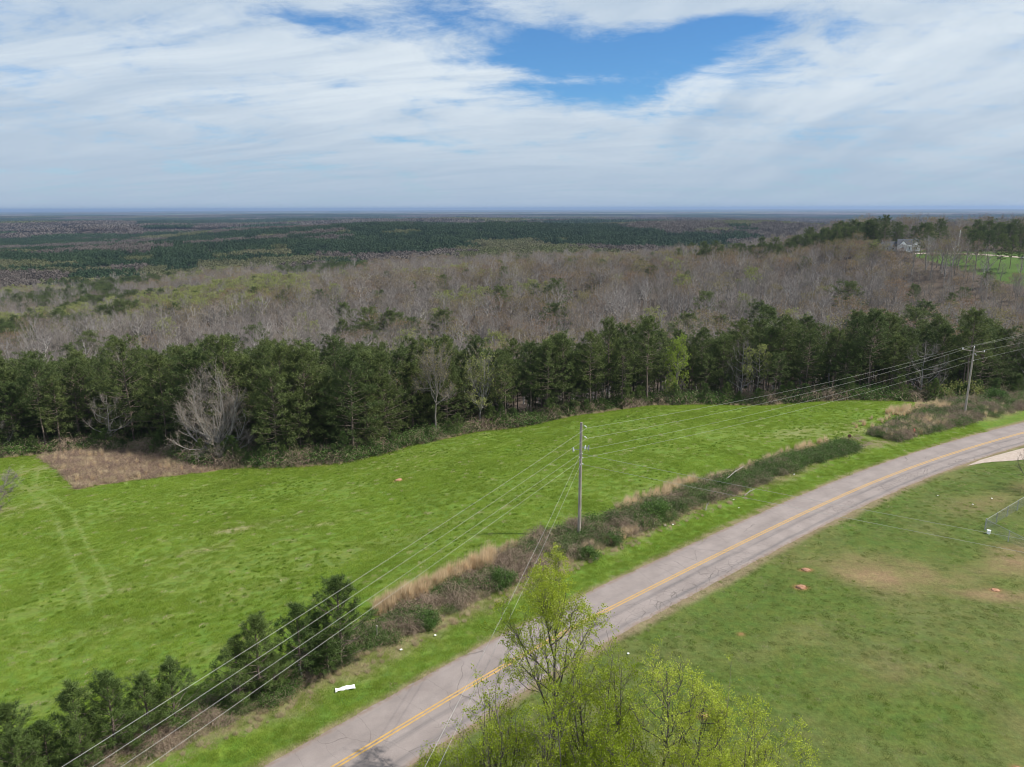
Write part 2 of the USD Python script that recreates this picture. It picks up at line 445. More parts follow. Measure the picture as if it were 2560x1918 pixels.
# ------------------------------------------------------------------ ground, in named regions that share one grid
EDGE = np.array([(-140, 138), (-110, 124), (-84.8, 115.5), (-71.3, 118.7), (-56.7, 113), (-45, 104.6), (-34.9, 103.2), (-25.1, 102.8), (-15.1, 110.3), (-5.3, 118.5),
                 (11, 125), (25, 129), (38.5, 130), (49, 128), (62, 123.5), (78, 122.5), (92, 128), (110, 139), (150, 160)], float)
PLOT = np.array([(-77.4, 113.8), (-66, 101.5), (-58.2, 91.7), (-52.9, 95.6), (-42.9, 102.5), (-40, 105), (-49.1, 108), (-56.7, 114.0), (-71.3, 119.5)])
TRACKS = [np.array([(-76, 108), (-68.6, 96.1), (-60.2, 87.8), (-54.4, 81.3), (-47.2, 71.7), (-40.1, 62.4), (-35.5, 56.0)]),
          np.array([(-72, 106), (-65.2, 94.6), (-58.4, 88.2), (-52.6, 82.0), (-45.5, 72.4), (-39.0, 64.0), (-36.2, 60.0)])]


def edge_y(x):
    return np.interp(x, EDGE[:, 0], EDGE[:, 1])


def in_poly(x, y, poly):
    x, y = np.asarray(x), np.asarray(y)
    c = np.zeros(x.shape, bool)
    for (x0, y0), (x1, y1) in zip(poly, np.roll(poly, -1, 0)):
        k = (y0 > y) != (y1 > y)
        c ^= k & (x < (x1 - x0) * (y - y0) / (y1 - y0 + 1e-12) + x0)
    return c


def to_line(x, y, line):
    """Distance to a polyline."""
    out = np.full(np.shape(x), 1e9)
    for a, b in zip(line[:-1], line[1:]):
        ab = b - a
        t = np.clip(((x - a[0]) * ab[0] + (y - a[1]) * ab[1]) / (ab @ ab), 0, 1)
        out = np.minimum(out, np.hypot(x - a[0] - t * ab[0], y - a[1] - t * ab[1]))
    return out


def spots(x, y, items):
    out = np.zeros(np.shape(x))
    for cx, cy, rx, ry, rot, w in items:
        c, s = math.cos(math.radians(rot)), math.sin(math.radians(rot))
        u, v = ((x - cx) * c + (y - cy) * s) / rx, (-(x - cx) * s + (y - cy) * c) / ry
        out = np.maximum(out, w * np.exp(-(u * u + v * v)))
    return out


HOUSE = np.array([253.5, 484.0])
HILL_LAWN = np.array([(d * math.sin(math.radians(a)), d * math.cos(math.radians(a))) for a, d in ((28.3, 530), (30.0, 505), (32.0, 478), (34.0, 455), (36.5, 440), (40, 440), (40, 556), (36, 558), (32, 560), (28.6, 558))])
CLAY = [(-14.5, 88.7, 0.9, 0.35, 0, 1), (-25.5, 103.2, 1.8, 0.5, 25, 1), (25.0, 57.2, 0.45, 0.3, 0, 1), (23.4, 54.2, 0.5, 0.35, 0, 1.0), (38.8, 53.6, 0.35, 0.25, 0, .9),
        (6.3, 63.6, 0.55, 0.45, 0, 1), (70.5, 79.5, 1.6, 0.6, 0, .9), (27.7, 34.3, 0.3, 0.25, 0, .8), (11.5, 38.7, 0.35, 0.3, 0, .8), (16.5, 47.5, .25, .2, 0, .6), (-72, 101, 1.2, .5, 40, .35)]
STRAWY = [(32.5, 56.8, 6.5, 3.0, -12, 1.15), (29.5, 58.5, 4.0, 1.6, 10, 0.8), (41.5, 57.5, 4.5, 1.8, 20, 0.8), (37, 53.2, 5.0, 1.2, -10, 0.9), (46, 61.0, 4.0, 1.5, 10, 0.5), (50, 72.5, 5, 1.8, 30, 0.5),
          (25, 42, 6, 2.0, 15, 0.25), (35, 38, 7, 2, 10, 0.25), (20, 47, 5, 1.5, 35, 0.3), (57, 76, 4, 1.5, 30, .5)]
PALE = [(-29.9, 73.8, 3.0, 1.1, 12, 0.55), (-26.5, 75.8, 2.4, 0.6, 12, 0.4), (-21.1, 73.4, 1.8, 0.5, 15, 0.55), (-17.5, 77.6, 0.8, 0.3, 0, 0.7), (-22.8, 69.6, 1.0, 0.35, 0, 0.6),
        (-31, 68.5, 3.0, 0.8, 20, 0.35), (46, 96, 5.0, 3.0, 30, 0.6), (40, 97.5, 8, 2.2, 25, 0.35), (-70, 106, 6, 3, 40, 0.35), (-63, 84, 5, 2, 20, 0.35), (-66, 93, 5, 2, 30, 0.3)]


def zones(x, y):
    r = np.hypot(x, y)
    s, t = road_s(x, y)
    near = (r < 260) & (y > -120)
    beyond = (y > edge_y(x)) | ~near
    z = np.where(beyond, 0, np.where(s < 0, 2, 1))                 # 0 hills, 1 field, 2 lawn
    z = np.where((z == 1) & (s < 8.5), 3, z)                       # 3 verge
    z = np.where((z != 2) & in_poly(x, y, PLOT), 4, z)             # 4 weed plot
    z = np.where(in_poly(x, y, HILL_LAWN), 5, z)
    return z, s, t, r


def mix3(c, w, to):
    return c * (1 - w[..., None]) + np.asarray(to) * w[..., None]


# what grows on the far land: 0 bare hardwoods, 1 pines, 2 trees in young leaf, 3 open pasture
STANDS = [(-26.5, 1030, -16.5, 1400, 1), (-38, 1000, -28.0, 1330, 1), (-16, 1120, -7, 1520, 1), (-9, 1080, 17.5, 1420, 1), (-12, 1400, 17.5, 1800, 1), (-33, 470, -28, 520, 1), (-24, 2300, -4, 2800, 1), (2, 2500, 16, 3000, 1), (-40, 1900, -27, 2200, 1)]


def forest_kind(x, y, r2=None):
    az, d = np.degrees(np.arctan2(x, y)), np.hypot(x, y)
    n1 = fbm2(x, y, np.where(d > 2500, 900.0, 330.0), 3, 21)
    n2 = fbm2(x, y, np.where(d > 2500, 700.0, 200.0), 3, 33)
    lim = np.where(d > 4000, -0.02, np.where(d > 1900, 0.0, np.where(d > 760, 0.045, 0.3)))
    k = np.where(n1 > lim, 1, 0)
    k = np.where((k == 0) & (n2 > np.where(d > 760, 0.06, 0.16)), 2, k)
    jit = fbm2(x, y, 60, 2, 4) * 90
    for a0, d0, a1, d1, kk in STANDS:
        edge = fbm2(x, y, 120, 2, 9) * 5
        hit = (az > a0 + edge) & (az < a1 + edge) & (d > d0 + jit) & (d < d1 + jit)
        k = np.where(hit, np.where(n2 > 0.13, 2, np.where(n1 < -0.2, 0, kk)), k)
    # the green valley on the left, beyond the end of the bare hill
    dc = np.interp(az, [-40, -35, -27, -19, -13], [390, 415, 540, 615, 700]) + n1 * 60
    k = np.where((az < -11) & (d > dc) & (d < 1080), np.where(fbm2(x, y, 150, 3, 88) + 0.25 * n1 > 0.02, 1, np.where(n2 > -0.02, 2, 0)), k)
    k = np.where((az < -17 - 6 * n1 * 4) & (d > 430) & (d < 930) & (k == 0) & (n2 > -0.05), 2, k)
    k = np.where((d > 1500) & (fbm2(x, y, 620, 2, 51) > 0.30), 3, k)
    return k


KIND_COL = np.array([(0.105, 0.080, 0.066), (0.032, 0.046, 0.020), (0.095, 0.105, 0.040), (0.16, 0.20, 0.07)])


def ground_color(x, y):
    z, s, t, r = zones(x, y)
    c = np.zeros(x.shape + (3,))
    n1, n2, n3 = fbm2(x, y, 14, 4, 1), fbm2(x, y, 5.0, 4, 2), fbm2(x, y, 45, 3, 6)
    # long streaks along the mowing direction of the field
    u, v = x * 0.90 + y * 0.44, -x * 0.44 + y * 0.90
    st = fbm2(u / 6.0, v, 2.6, 3, 12)
    # hills
    hk = KIND_COL[forest_kind(x, y)]
    far = smooth(1500, 3500, r)[..., None]
    hills = (hk * 0.9) * far + (1 - far) * np.array([0.090, 0.070, 0.055])
    c[:] = hills * (1 + 0.5 * fbm2(x, y, 30, 3, 15))[..., None]
    # field
    f = np.broadcast_to(np.array([0.104, 0.162, 0.023]), c.shape).copy()
    f = mix3(f, np.clip(0.35 + 1.6 * n1 + 1.2 * st, 0, 1) * 0.5, (0.150, 0.180, 0.046))
    f = mix3(f, np.clip(1.9 * n2 - 0.25 + 0.6 * n3, 0, 1) * 0.5, (0.080, 0.148, 0.019))
    f = mix3(f, np.clip(2.0 * st + 1.0 * n3 - 0.22, 0, 1) * 0.55, (0.165, 0.165, 0.070))
    f = mix3(f, np.clip(spots(x, y, PALE) * (1 + 2.5 * n2), 0, 1), (0.25, 0.21, 0.12))
    tr = np.minimum(to_line(x, y, TRACKS[0]), to_line(x, y, TRACKS[1]))
    f = mix3(f, np.exp(-(tr / 0.20) ** 2) * (0.12 + 0.8 * np.clip(n2 + 0.2, 0, 1)), (0.20, 0.215, 0.085))
    f = mix3(f, smooth(2.6, 0.2, edge_y(x) - y + 3 * n2) * 0.75, (0.26, 0.17, 0.10))
    # lawn
    l = np.broadcast_to(np.array([0.074, 0.108, 0.022]), c.shape).copy()
    l = mix3(l, np.clip(0.30 + 2.4 * n2 + 0.8 * n1, 0, 1) * 0.55, (0.130, 0.122, 0.052))
    l = mix3(l, np.clip(2.8 * n1 - 0.15, 0, 1) * 0.75, (0.048, 0.095, 0.016))
    l = mix3(l, np.clip(spots(x, y, STRAWY) * (1.0 + 2.2 * n2 + 1.2 * n1), 0, 1), (0.200, 0.142, 0.078))
    # verge
    g = np.broadcast_to(np.array([0.096, 0.155, 0.020]), c.shape).copy()
    g = mix3(g, np.clip(0.2 + 2.4 * n2, 0, 1) * 0.4, (0.115, 0.150, 0.038))
    g = mix3(g, smooth(5.6, 7.4, s + 4 * n2) * 0.75, (0.17, 0.145, 0.075))
    p = np.broadcast_to(np.array([0.185, 0.135, 0.085]), c.shape) * (1 + 0.8 * n2)[..., None]
    h = np.broadcast_to(np.array([0.060, 0.100, 0.022]), c.shape) * (1 + 0.6 * n1)[..., None]
    for k, cc in ((1, f), (2, l), (3, g), (4, p), (5, h)):
        c = np.where((z == k)[..., None], cc, c)
    near = (z != 0) & (z != 5)
    # dry litter beside the tarmac, clay
    sh = smooth(0.9, 0.1, np.abs(s) - 2.9 + 1.2 * n2) * near
    c = mix3(c, sh * 0.7, (0.22, 0.16, 0.11))
    hedge = ((s > 7.6) & (s < 11.3) & (z != 2) & near & (x < 47))
    c = mix3(c, hedge * 0.8, (0.12, 0.095, 0.065))
    c = mix3(c, np.clip(spots(x, y, CLAY) * 1.3, 0, 1), (0.30, 0.135, 0.075))
    return np.clip(c, 0.004, 0.8), z


def ground():
    ang = np.concatenate([np.arange(-180, -46, 4.0), np.arange(-45, 45.01, 0.18), np.arange(49, 181, 4.0)])
    ang[-1] = 180.0
    rr = [4.0]
    while rr[-1] < 42000:
        r = rr[-1]
        rr.append(r + (1.5 if r < 30 else max(0.22, min(r * r * 6e-5, 0.008 * r)) if r < 2000 else 0.016 * r))
    rr = np.array(rr)
    A, R = np.meshgrid(np.radians(ang), rr)
    x, y = R * np.sin(A), R * np.cos(A)
    z = height(x, y)
    s, _ = road_s(x, y)
    z = z - np.where(R < 300, smooth(2.7, 2.3, np.abs(s)) * 0.06, 0)
    col, _ = ground_color(x, y)
    # canopy relief where trees are too far to build
    z = z + smooth(7000, 9000, R) * 14 * (0.5 + fbm2(x, y, 420, 3, 77))
    P = np.stack([x, y, z], -1)
    n, m = P.shape[:2]
    du, dv = np.gradient(P, axis=1), np.gradient(P, axis=0)
    N = unit(np.cross(du, dv)).reshape(-1, 3)
    N *= np.sign(N[:, 2:3])
    i = np.arange(n - 1)[:, None] * m; k = np.arange(m - 1)[None]
    q = np.stack([i + k, i + k + 1, i + m + k + 1, i + m + k], -1).reshape(-1, 4)
    V, C = P.reshape(-1, 3), col.reshape(-1, 3)
    cx = V[q].mean(1)
    zone = zones(cx[:, 0], cx[:, 1])[0]
    for zid, name in ((0, 'hills'), (1, 'field'), (2, 'lawn'), (3, 'roadside_verge'), (4, 'weed_plot'), (5, 'hilltop_lawn')):
        f = q[zone == zid]
        if not len(f):
            continue
        use, inv = np.unique(f, return_inverse=True)
        f = inv.reshape(-1, 4)
        me = UsdGeom.Mesh.Define(stage, '/World/' + name)
        me.CreatePointsAttr(Vt.Vec3fArray.FromNumpy(V[use].astype(np.float32)))
        me.CreateFaceVertexCountsAttr(Vt.IntArray.FromNumpy(np.full(len(f), 4, np.int32)))
        me.CreateFaceVertexIndicesAttr(Vt.IntArray.FromNumpy(f.astype(np.int32).ravel()))
        me.CreateSubdivisionSchemeAttr('none')
        me.CreateNormalsAttr(Vt.Vec3fArray.FromNumpy(N[use].astype(np.float32))); me.SetNormalsInterpolation('vertex')
        UsdGeom.PrimvarsAPI(me).CreatePrimvar('ground_color', Sdf.ValueTypeNames.Color3fArray, 'vertex').Set(Vt.Vec3fArray.FromNumpy(C[use].astype(np.float32)))
        UsdShade.MaterialBindingAPI.Apply(me.GetPrim()).Bind(GROUND)
        tag(me.GetPrim(), kind='structure')
    return float(V[:, 2].min())


LOWEST = ground()

# ------------------------------------------------------------------ road
def road_material():
    g = Graph()
    uv = g.add('attribute', 'vector', attribute='road_place')
    sep = g.add('separate_xyz', 'x', vector=uv).split('.')[0]
    S, T = sep + '.x', sep + '.y'
    pos = g.add('geometry', 'position')
    grain = g.noise(pos, 28.0, 4.0, 0.7)
    blot = g.noise(pos, 0.45, 5.0, 0.6)
    base = g.mixc(g.mapr(blot, 0.35, 0.65, 0, 1, 'linear'), (0.202, 0.171, 0.160), (0.254, 0.217, 0.203))
    base = g.add('vector_math', 'vector', math_type='scale', vector1=base, scale=g.mapr(grain, 0.25, 0.75, 0.82, 1.18, 'linear'))
    wob = g.math('multiply_add', g.noise(g.add('mapping', 'vector', vector=uv, scale=(0, 0.25, 0)), 1.0, 3.0), 0.5, -0.25)
    s2 = g.math('add', S, wob)

    def band(c, w, k):
        d = g.math('absolute', g.math('subtract', s2, c))
        return g.math('multiply', g.mapr(d, 0.0, w, 1.0, 0.0), k)
    streak = g.noise(g.add('mapping', 'vector', vector=uv, scale=(3.0, 0.12, 1)), 1.6, 5.0, 0.6)
    dark = g.math('add', band(-0.8, 0.34, 0.6), band(-2.2, 0.38, 0.68))
    dark = g.math('add', dark, g.math('add', band(0.95, 0.35, 0.15), band(2.3, 0.4, 0.12)))
    dark = g.math('multiply', dark, g.mapr(streak, 0.32, 0.66, 0.15, 1.15, 'linear'))
    base = g.mixc(dark, base, (0.105, 0.098, 0.100))
    # cracks: a net in the near lane, long ones across
    warp = g.add('noise_texture', 'color', vector=uv, scale=1.3, detail=4.0)
    v = g.add('vector_math', 'vector', math_type='multiply_add', vector1=warp, vector2=(0.55, 0.55, 0.0), vector3=uv)
    net = g.add('voronoi_texture', 'distance', feature='distance_to_edge', vector=g.add('mapping', 'vector', vector=v, scale=(1.0, 0.75, 1.0)), scale=1.5)
    net = g.mapr(net, 0.0, 0.035, 1.0, 0.0)
    lane = g.mapr(S, -0.9, -0.5, 1.0, 0.0)
    patch = g.mapr(g.noise(g.add('mapping', 'vector', vector=uv, scale=(0.3, 0.06, 1)), 1.0, 3.0), 0.40, 0.58, 0.0, 1.0)
    net = g.math('multiply', net, g.math('multiply', lane, patch))
    big = g.add('voronoi_texture', 'distance', feature='distance_to_edge', vector=g.add('mapping', 'vector', vector=v, scale=(0.14, 0.55, 1.0)), scale=0.9)
    big = g.mapr(big, 0.0, 0.005, 0.6, 0.0)
    crack = g.math('maximum', g.math('multiply', net, 0.75), big)
    base = g.mixc(crack, base, (0.06, 0.052, 0.048))
    # clay washed along the crumbling edges
    ed = g.math('subtract', g.math('absolute', g.math('add', S, g.math('multiply', wob, 0.6))), 2.62)
    ed = g.math('multiply', g.mapr(ed, -0.22, 0.12, 0.0, 0.75), g.mapr(g.noise(pos, 2.4, 4.0), 0.35, 0.6, 0.2, 1.0))
    base = g.mixc(ed, base, (0.19, 0.135, 0.10))
    bump = g.add('bump', 'normal', height=g.math('subtract', grain, g.math('multiply', crack, 1.5)), strength=0.35, distance=0.02)
    return g.build('tarmac', g.add('principled_bsdf', 'BSDF', base_color=base, roughness=0.9, specular_ior_level=0.25, normal=bump))


def line_material():
    g = Graph()
    pos = g.add('geometry', 'position')
    n = g.noise(pos, 3.0, 6.0, 0.7)
    col = g.mixc(g.mapr(n, 0.42, 0.62, 0, 1, 'linear'), (0.47, 0.275, 0.065), (0.33, 0.22, 0.10))
    return g.build('yellow_paint', g.add('principled_bsdf', 'BSDF', base_color=col, roughness=0.75))


ROAD_LIFT = 0.05


def strip(name, offsets, t0, t1, lift, mat, edge=0.0, kind='structure', parent='/World'):
    k = (RT >= t0) & (RT <= t1)
    ts = RT[k]
    off = np.array(offsets)[None] + 0 * ts[:, None]
    if edge:
        w = (fbm2(ts, ts * 0, 1.6, 3, 5) * edge)
        off[:, 0] -= np.abs(w) * 1.5
        off[:, -1] += np.abs(fbm2(ts, ts * 0 + 9, 1.6, 3, 6) * edge) * 1.5
    P = RP[k][:, None] + RN[k][:, None] * off[..., None]
    z = height(P[..., 0], P[..., 1]) + lift - (np.abs(off) / 2.8) ** 2 * 0.02
    if edge:
        z[:, 0] -= 0.06; z[:, -1] -= 0.06
    V = np.concatenate([P, z[..., None]], -1)
    n, m = V.shape[:2]
    i = np.arange(n - 1)[:, None] * m; j = np.arange(m - 1)[None]
    f = np.stack([i + j, i + m + j, i + m + j + 1, i + j + 1], -1).reshape(-1, 4)
    a, b, c = V.reshape(-1, 3)[f[0, 0]], V.reshape(-1, 3)[f[0, 1]], V.reshape(-1, 3)[f[0, 2]]
    if np.cross(b - a, c - a)[2] < 0:
        f = f[:, ::-1]
    path = numbered('%s/%s' % (parent, name))
    me = usdkit.mesh(stage, path, (V.reshape(-1, 3), f), mat, True)
    S = np.stack([off, np.repeat(ts[:, None], m, 1), 0 * off], -1).reshape(-1, 3)
    UsdGeom.PrimvarsAPI(me).CreatePrimvar('road_place', Sdf.ValueTypeNames.Float3Array, 'vertex').Set(Vt.Vec3fArray.FromNumpy(S.astype(np.float32)))
    return tag(me.GetPrim(), kind=kind)


TARMAC, YELLOW = road_material(), line_material()
strip('road', [-2.86, -2.62, -1.7, -0.8, 0, 0.8, 1.9, 2.72, 2.98], 120, 420, ROAD_LIFT, TARMAC, edge=0.5)
strip('road_marking', [-0.18, -0.06], 120, 420, ROAD_LIFT + 0.005, YELLOW)
strip('road_marking', [0.06, 0.18], 120, 420, ROAD_LIFT + 0.005, YELLOW)


def flat_sheet(name, poly, lift, mat, kind='structure', step=0.6, label=None, cat=None):
    """A sheet draped over the ground inside a polygon."""
    from shapely.geometry import Polygon
    p = Polygon(poly)
    v, f = trimesh.creation.triangulate_polygon(p, engine='earcut')
    v, f = trimesh.remesh.subdivide_to_size(np.column_stack([v, 0 * v[:, 0]]), f, step)
    v[:, 2] = height(v[:, 0], v[:, 1]) + lift
    a = np.cross(v[f[:, 1]] - v[f[:, 0]], v[f[:, 2]] - v[f[:, 0]])[:, 2]
    f[a < 0] = f[a < 0][:, ::-1]
    return solo(name, (v, f), mat, True, label, cat, None, kind)


CONCRETE = matte('concrete', (0.62, 0.60, 0.57), (0.72, 0.70, 0.67), 1.2, 0.9, coord='object')
GRAVEL = matte('pinkish_gravel', (0.34, 0.275, 0.23), (0.44, 0.37, 0.32), 2.5, 0.95, coord='object', bump=0.4)
flat_sheet('gravel_apron', [(54.2, 82.9), (56.9, 84.0), (59.0, 84.6), (62.4, 85.2), (66.5, 85.4), (70, 88), (71.5, 92.6), (66.0, 89.8), (60.0, 86.6), (57.0, 84.9)], 0.03, GRAVEL)
flat_sheet('driveway', [(63.2, 85.4), (69, 80.5), (76, 74), (80, 77), (73, 84), (66.5, 88.3)], 0.036, CONCRETE)


# ------------------------------------------------------------------ trees
def pine(h, bare, rad, seed, nb, tuft, blade_len, blade_w, young=False, lean=0.0, k=9):
    r = np.random.default_rng(seed)
    tr, cr = MB(), MB()
    n = 9
    zz = np.linspace(-0.3, h * 0.985, n)
    sway = np.cumsum(r.normal(size=(n, 2)), 0) * h * 0.004
    sway -= sway[0]
    sway[:, 0] += lean * (zz / h) ** 2 * h
    spine = np.column_stack([sway, zz])
    r0 = 0.0085 * h + 0.03
    tr.tube(spine, r0 * np.clip(1 - zz / h, 0.02, 1) ** 0.8 + 0.012, 7)
    at = lambda z: np.array([np.interp(z, zz, spine[:, 0]), np.interp(z, zz, spine[:, 1]), z])
    tb, td = [], []
    lob = r.uniform(0, 6.28, 4)
    for i in range(nb):
        u = (i + r.uniform(0, 1)) / nb
        u = u ** (0.85 if not young else 1.0)
        z = h * (bare + (0.985 - bare) * u)
        th = i * 2.399 + r.uniform(-0.5, 0.5)
        prof = (min(1.0, 0.45 + 1.9 * u) if not young else 1.0) * (1 - u) ** (0.45 if not young else 0.75) + 0.10
        prof *= 1 + 0.22 * math.sin(2 * th + lob[0]) * (0.5 + u) + 0.15 * math.sin(3 * th + lob[1] + 5 * u)
        L = rad * prof * r.uniform(0.72, 1.15)
        el = math.radians(-8 + 58 * u ** 1.3 + r.uniform(-9, 9) + (14 if young else 0))
        d = np.array([math.cos(th) * math.cos(el), math.sin(th) * math.cos(el), math.sin(el)])
        a = at(z)
        q = np.linspace(0, 1, 4)[:, None]
        p = a + d * L * q + np.array([0, 0, 1.0]) * (q ** 2) * L * (0.16 if not young else 0.3) + r.normal(size=(4, 3)) * 0.02 * L * q
        tr.tube(p, np.array([1, 0.75, 0.5, 0.2]) * (0.012 + 0.011 * L), 3)
        tip = p[3] - p[2]
        nt = max(3, int(tuft * (0.5 + 0.5 * prof)))
        f = r.uniform(0.30, 1.0, nt) ** 0.8
        c = np.stack([np.interp(f, q[:, 0], p[:, j]) for j in range(3)], 1)
        dirs = unit(unit(tip)[None] * 0.8 + r.normal(size=(nt, 3)) * [0.75, 0.75, 0.35] + [0, 0, 0.35])
        off = r.uniform(0.1, 0.34, nt)[:, None] * L * (1.1 - 0.5 * f[:, None])
        end = c + dirs * off
        end[-1] = p[3]
        for e, b in zip(end[:-1:3], c[:-1:3]):
            tr.tube([b, e], [0.012, 0.006], 3)
        tb.append(end); td.append(dirs)
    for z in np.linspace(0.12, max(bare, 0.13), 6 if bare > 0.2 else 0) * h:      # dead stubs
        th, L = r.uniform(0, 6.28), r.uniform(0.5, 1.5)
        a = at(z)
        tr.tube([a, a + [math.cos(th) * L, math.sin(th) * L, r.uniform(-0.2, 0.2) * L]], [0.025, 0.008], 3)
    tb.append(spine[-1:] + [0, 0, 0.05]); td.append(np.array([[0, 0, 1.0]]))
    tb, td = np.vstack(tb), np.vstack(td)
    base = np.repeat(tb, k, 0)
    dd = unit(np.repeat(td, k, 0) * 0.55 + r.normal(size=(len(base), 3)) * 0.75)
    base = base + r.normal(size=base.shape) * blade_len * 0.18
    ln = blade_len * r.uniform(0.65, 1.2, len(base))[:, None]
    blades(cr, base, base + dd * ln, blade_w * r.uniform(0.7, 1.2, len(base)), r)
    return tr.get(), cr.get()


def broadleaf(h, spread, seed, start=0.32, limbs=14, subs=7, twigs=9, r0=None, bow=0.16, rise=1.0, low=0.55, twig_w=0.035, twig_len=0.9, leader=True, droop=0.0, shape=0.8, subtwig=2):
    """(trunk and limbs, twig ends (n,3), twig directions, twig mesh)."""
    r = np.random.default_rng(seed)
    tr, tw = MB(), MB()
    r0 = r0 or 0.010 * h + 0.03
    n = 8
    zz = np.linspace(-0.3, h * 0.93 if leader else h * 0.6, n)
    sw = np.cumsum(r.normal(size=(n, 2)), 0) * h * 0.008
    sw -= sw[0]
    spine = np.column_stack([sw, zz])
    tr.tube(spine, r0 * np.clip(1.0 - zz / (h * 0.97), 0.04, 1) ** 0.9 + 0.008, 7)
    at = lambda z: np.array([np.interp(z, zz, spine[:, 0]), np.interp(z, zz, spine[:, 1]), z])
    ends, dirs = [], []
    for i in range(limbs):
        u = (i + r.uniform(0.1, 0.9)) / limbs
        zs = h * (start + (0.86 - start) * u)
        if not leader:
            zs = min(zs, h * (start + 0.25 * u))
        th = i * 2.399 + r.uniform(-0.5, 0.5)
        # where the limb ends on the crown's outline
        zt = min(h * 0.99, zs + h * r.uniform(0.16, 0.30) * rise * (1.25 - 0.8 * u) * (1.2 if not leader else 1.0))
        if not leader:
            zt = h * (low + (1 - low) * r.uniform(0.0, 1.0) ** 0.7)
        w = (zt / h - low * 0.6) / (1 - low * 0.6)
        env = spread * max(0.12, math.sin(math.pi * np.clip(w, 0.02, 0.98) ** shape)) ** 0.7
        e = np.array([spine[-1, 0] * 0.5 + math.cos(th) * env * r.uniform(0.7, 1.05), spine[-1, 1] * 0.5 + math.sin(th) * env * r.uniform(0.7, 1.05), zt])
        a = at(zs)
        q = np.linspace(0, 1, 5)[:, None]
        arc = np.array([math.cos(th), math.sin(th), -0.4]) * spread * bow
        p = a * (1 - q) + e * q + np.sin(q * math.pi) * arc + r.normal(size=(5, 3)) * 0.012 * h * q
        rr = max(0.02, r0 * 0.52 * (1 - u * 0.6))
        tr.tube(p, rr * np.array([1, 0.8, 0.58, 0.36, 0.14]) + 0.006, 5)
        L = np.linalg.norm(e - a)
        for j in range(subs):
            f = r.uniform(0.28, 1.0)
            b = np.array([np.interp(f, q[:, 0], p[:, m]) for m in range(3)])
            ax = unit(p[4] - p[2])
            d = unit(ax * 0.9 + r.normal(size=3) * 0.62 + [0, 0, 0.35 - droop])
            l = L * r.uniform(0.22, 0.42) * (1.15 - 0.45 * f)
            m_ = b + d * l * 0.5 + r.normal(size=3) * 0.06 * l
            c = b + d * l + np.array([0, 0, 0.08 * l])
            tr.tube([b, m_, c], np.array([0.42, 0.27, 0.1]) * rr * (1.2 - 0.7 * f) + 0.004, 3)
            g = r.uniform(0.15, 1.0, twigs)[:, None]
            tb = np.where(g < 0.5, b + (m_ - b) * g * 2, m_ + (c - m_) * (g * 2 - 1))
            dd = unit(d * 0.8 + r.normal(size=(twigs, 3)) * 0.6 + [0, 0, 0.2 - droop])
            te = tb + dd * twig_len * r.uniform(0.5, 1.2, (twigs, 1))
            blades(tw, tb, te, twig_w * r.uniform(0.7, 1.3, twigs), r)
            if subtwig:
                g2 = r.uniform(0.25, 0.9, (twigs, subtwig, 1))
                sb = (tb[:, None] + (te - tb)[:, None] * g2).reshape(-1, 3)
                sd = unit(np.repeat(dd, subtwig, 0) * 0.8 + r.normal(size=(len(sb), 3)) * 0.7)
                se = sb + sd * twig_len * 0.5 * r.uniform(0.5, 1.2, (len(sb), 1))
                blades(tw, sb, se, twig_w * 0.75 * r.uniform(0.7, 1.3, len(sb)), r)
                ends.append(se); dirs.append(sd)
            ends.append(te); dirs.append(dd)
    return tr.get(), np.vstack(ends), np.vstack(dirs), tw


def pine_kind(name, *a, mat=NEEDLE, **kw):
    t, c = pine(*a, **kw)
    p = kind_prim(name)
    part(p, 'trunk', t, PINE_BARK, True)
    part(p, 'crown', c, mat)
    return p, [('trunk', t, PINE_BARK, True), ('crown', c, mat, False)]


def bare_kind(name, h, spread, seed, bark, bud=None, budn=0, bud_size=0.16, twigmat=None, **kw):
    t, e, d, tw = broadleaf(h, spread, seed, **kw)
    p = kind_prim(name)
    parts = [('trunk', t, bark, True)]
    if budn:
        r = np.random.default_rng(seed + 5)
        i = r.integers(0, len(e), budn)
        lv = MB()
        leaves(lv, e[i] + r.normal(size=(budn, 3)) * 0.08, d[i] + r.normal(size=(budn, 3)) * 0.9, bud_size * r.uniform(0.6, 1.3, budn), bud_size * 0.75 * r.uniform(0.6, 1.2, budn), r)
        parts.append(('twigs', tw.get(), twigmat or TWIG, False))
        parts.append(('crown', lv.get(), bud, False))
    else:
        parts.append(('crown', tw.get(), twigmat or TWIG, False))
    for nm, me, ma, sm in parts:
        part(p, nm, me, ma, sm)
    return p, parts


# the pines: tall ones with bare lower trunks, and full ones
PINES = [pine_kind('tall_pine_kind', 17.6, 0.36, 3.9, 101, 64, 17, 0.50, 0.085),
         pine_kind('tall_pine_kind_b', 18.0, 0.42, 3.5, 102, 58, 17, 0.50, 0.085),
         pine_kind('tall_pine_kind_c', 17.2, 0.30, 4.1, 103, 68, 17, 0.50, 0.085, lean=0.02),
         pine_kind('full_pine_kind', 16.8, 0.10, 4.6, 104, 88, 18, 0.50, 0.085),
         pine_kind('full_pine_kind_b', 15.8, 0.06, 4.3, 105, 86, 18, 0.50, 0.085),
         pine_kind('full_pine_kind_c', 17.4, 0.15, 4.8, 106, 86, 18, 0.50, 0.085, lean=-0.02),
         pine_kind('tall_pine_kind_d', 16.0, 0.46, 4.3, 107, 56, 18, 0.50, 0.085, lean=-0.03),
         pine_kind('full_pine_kind_d', 14.5, 0.18, 4.9, 108, 78, 18, 0.50, 0.085, lean=0.03)]
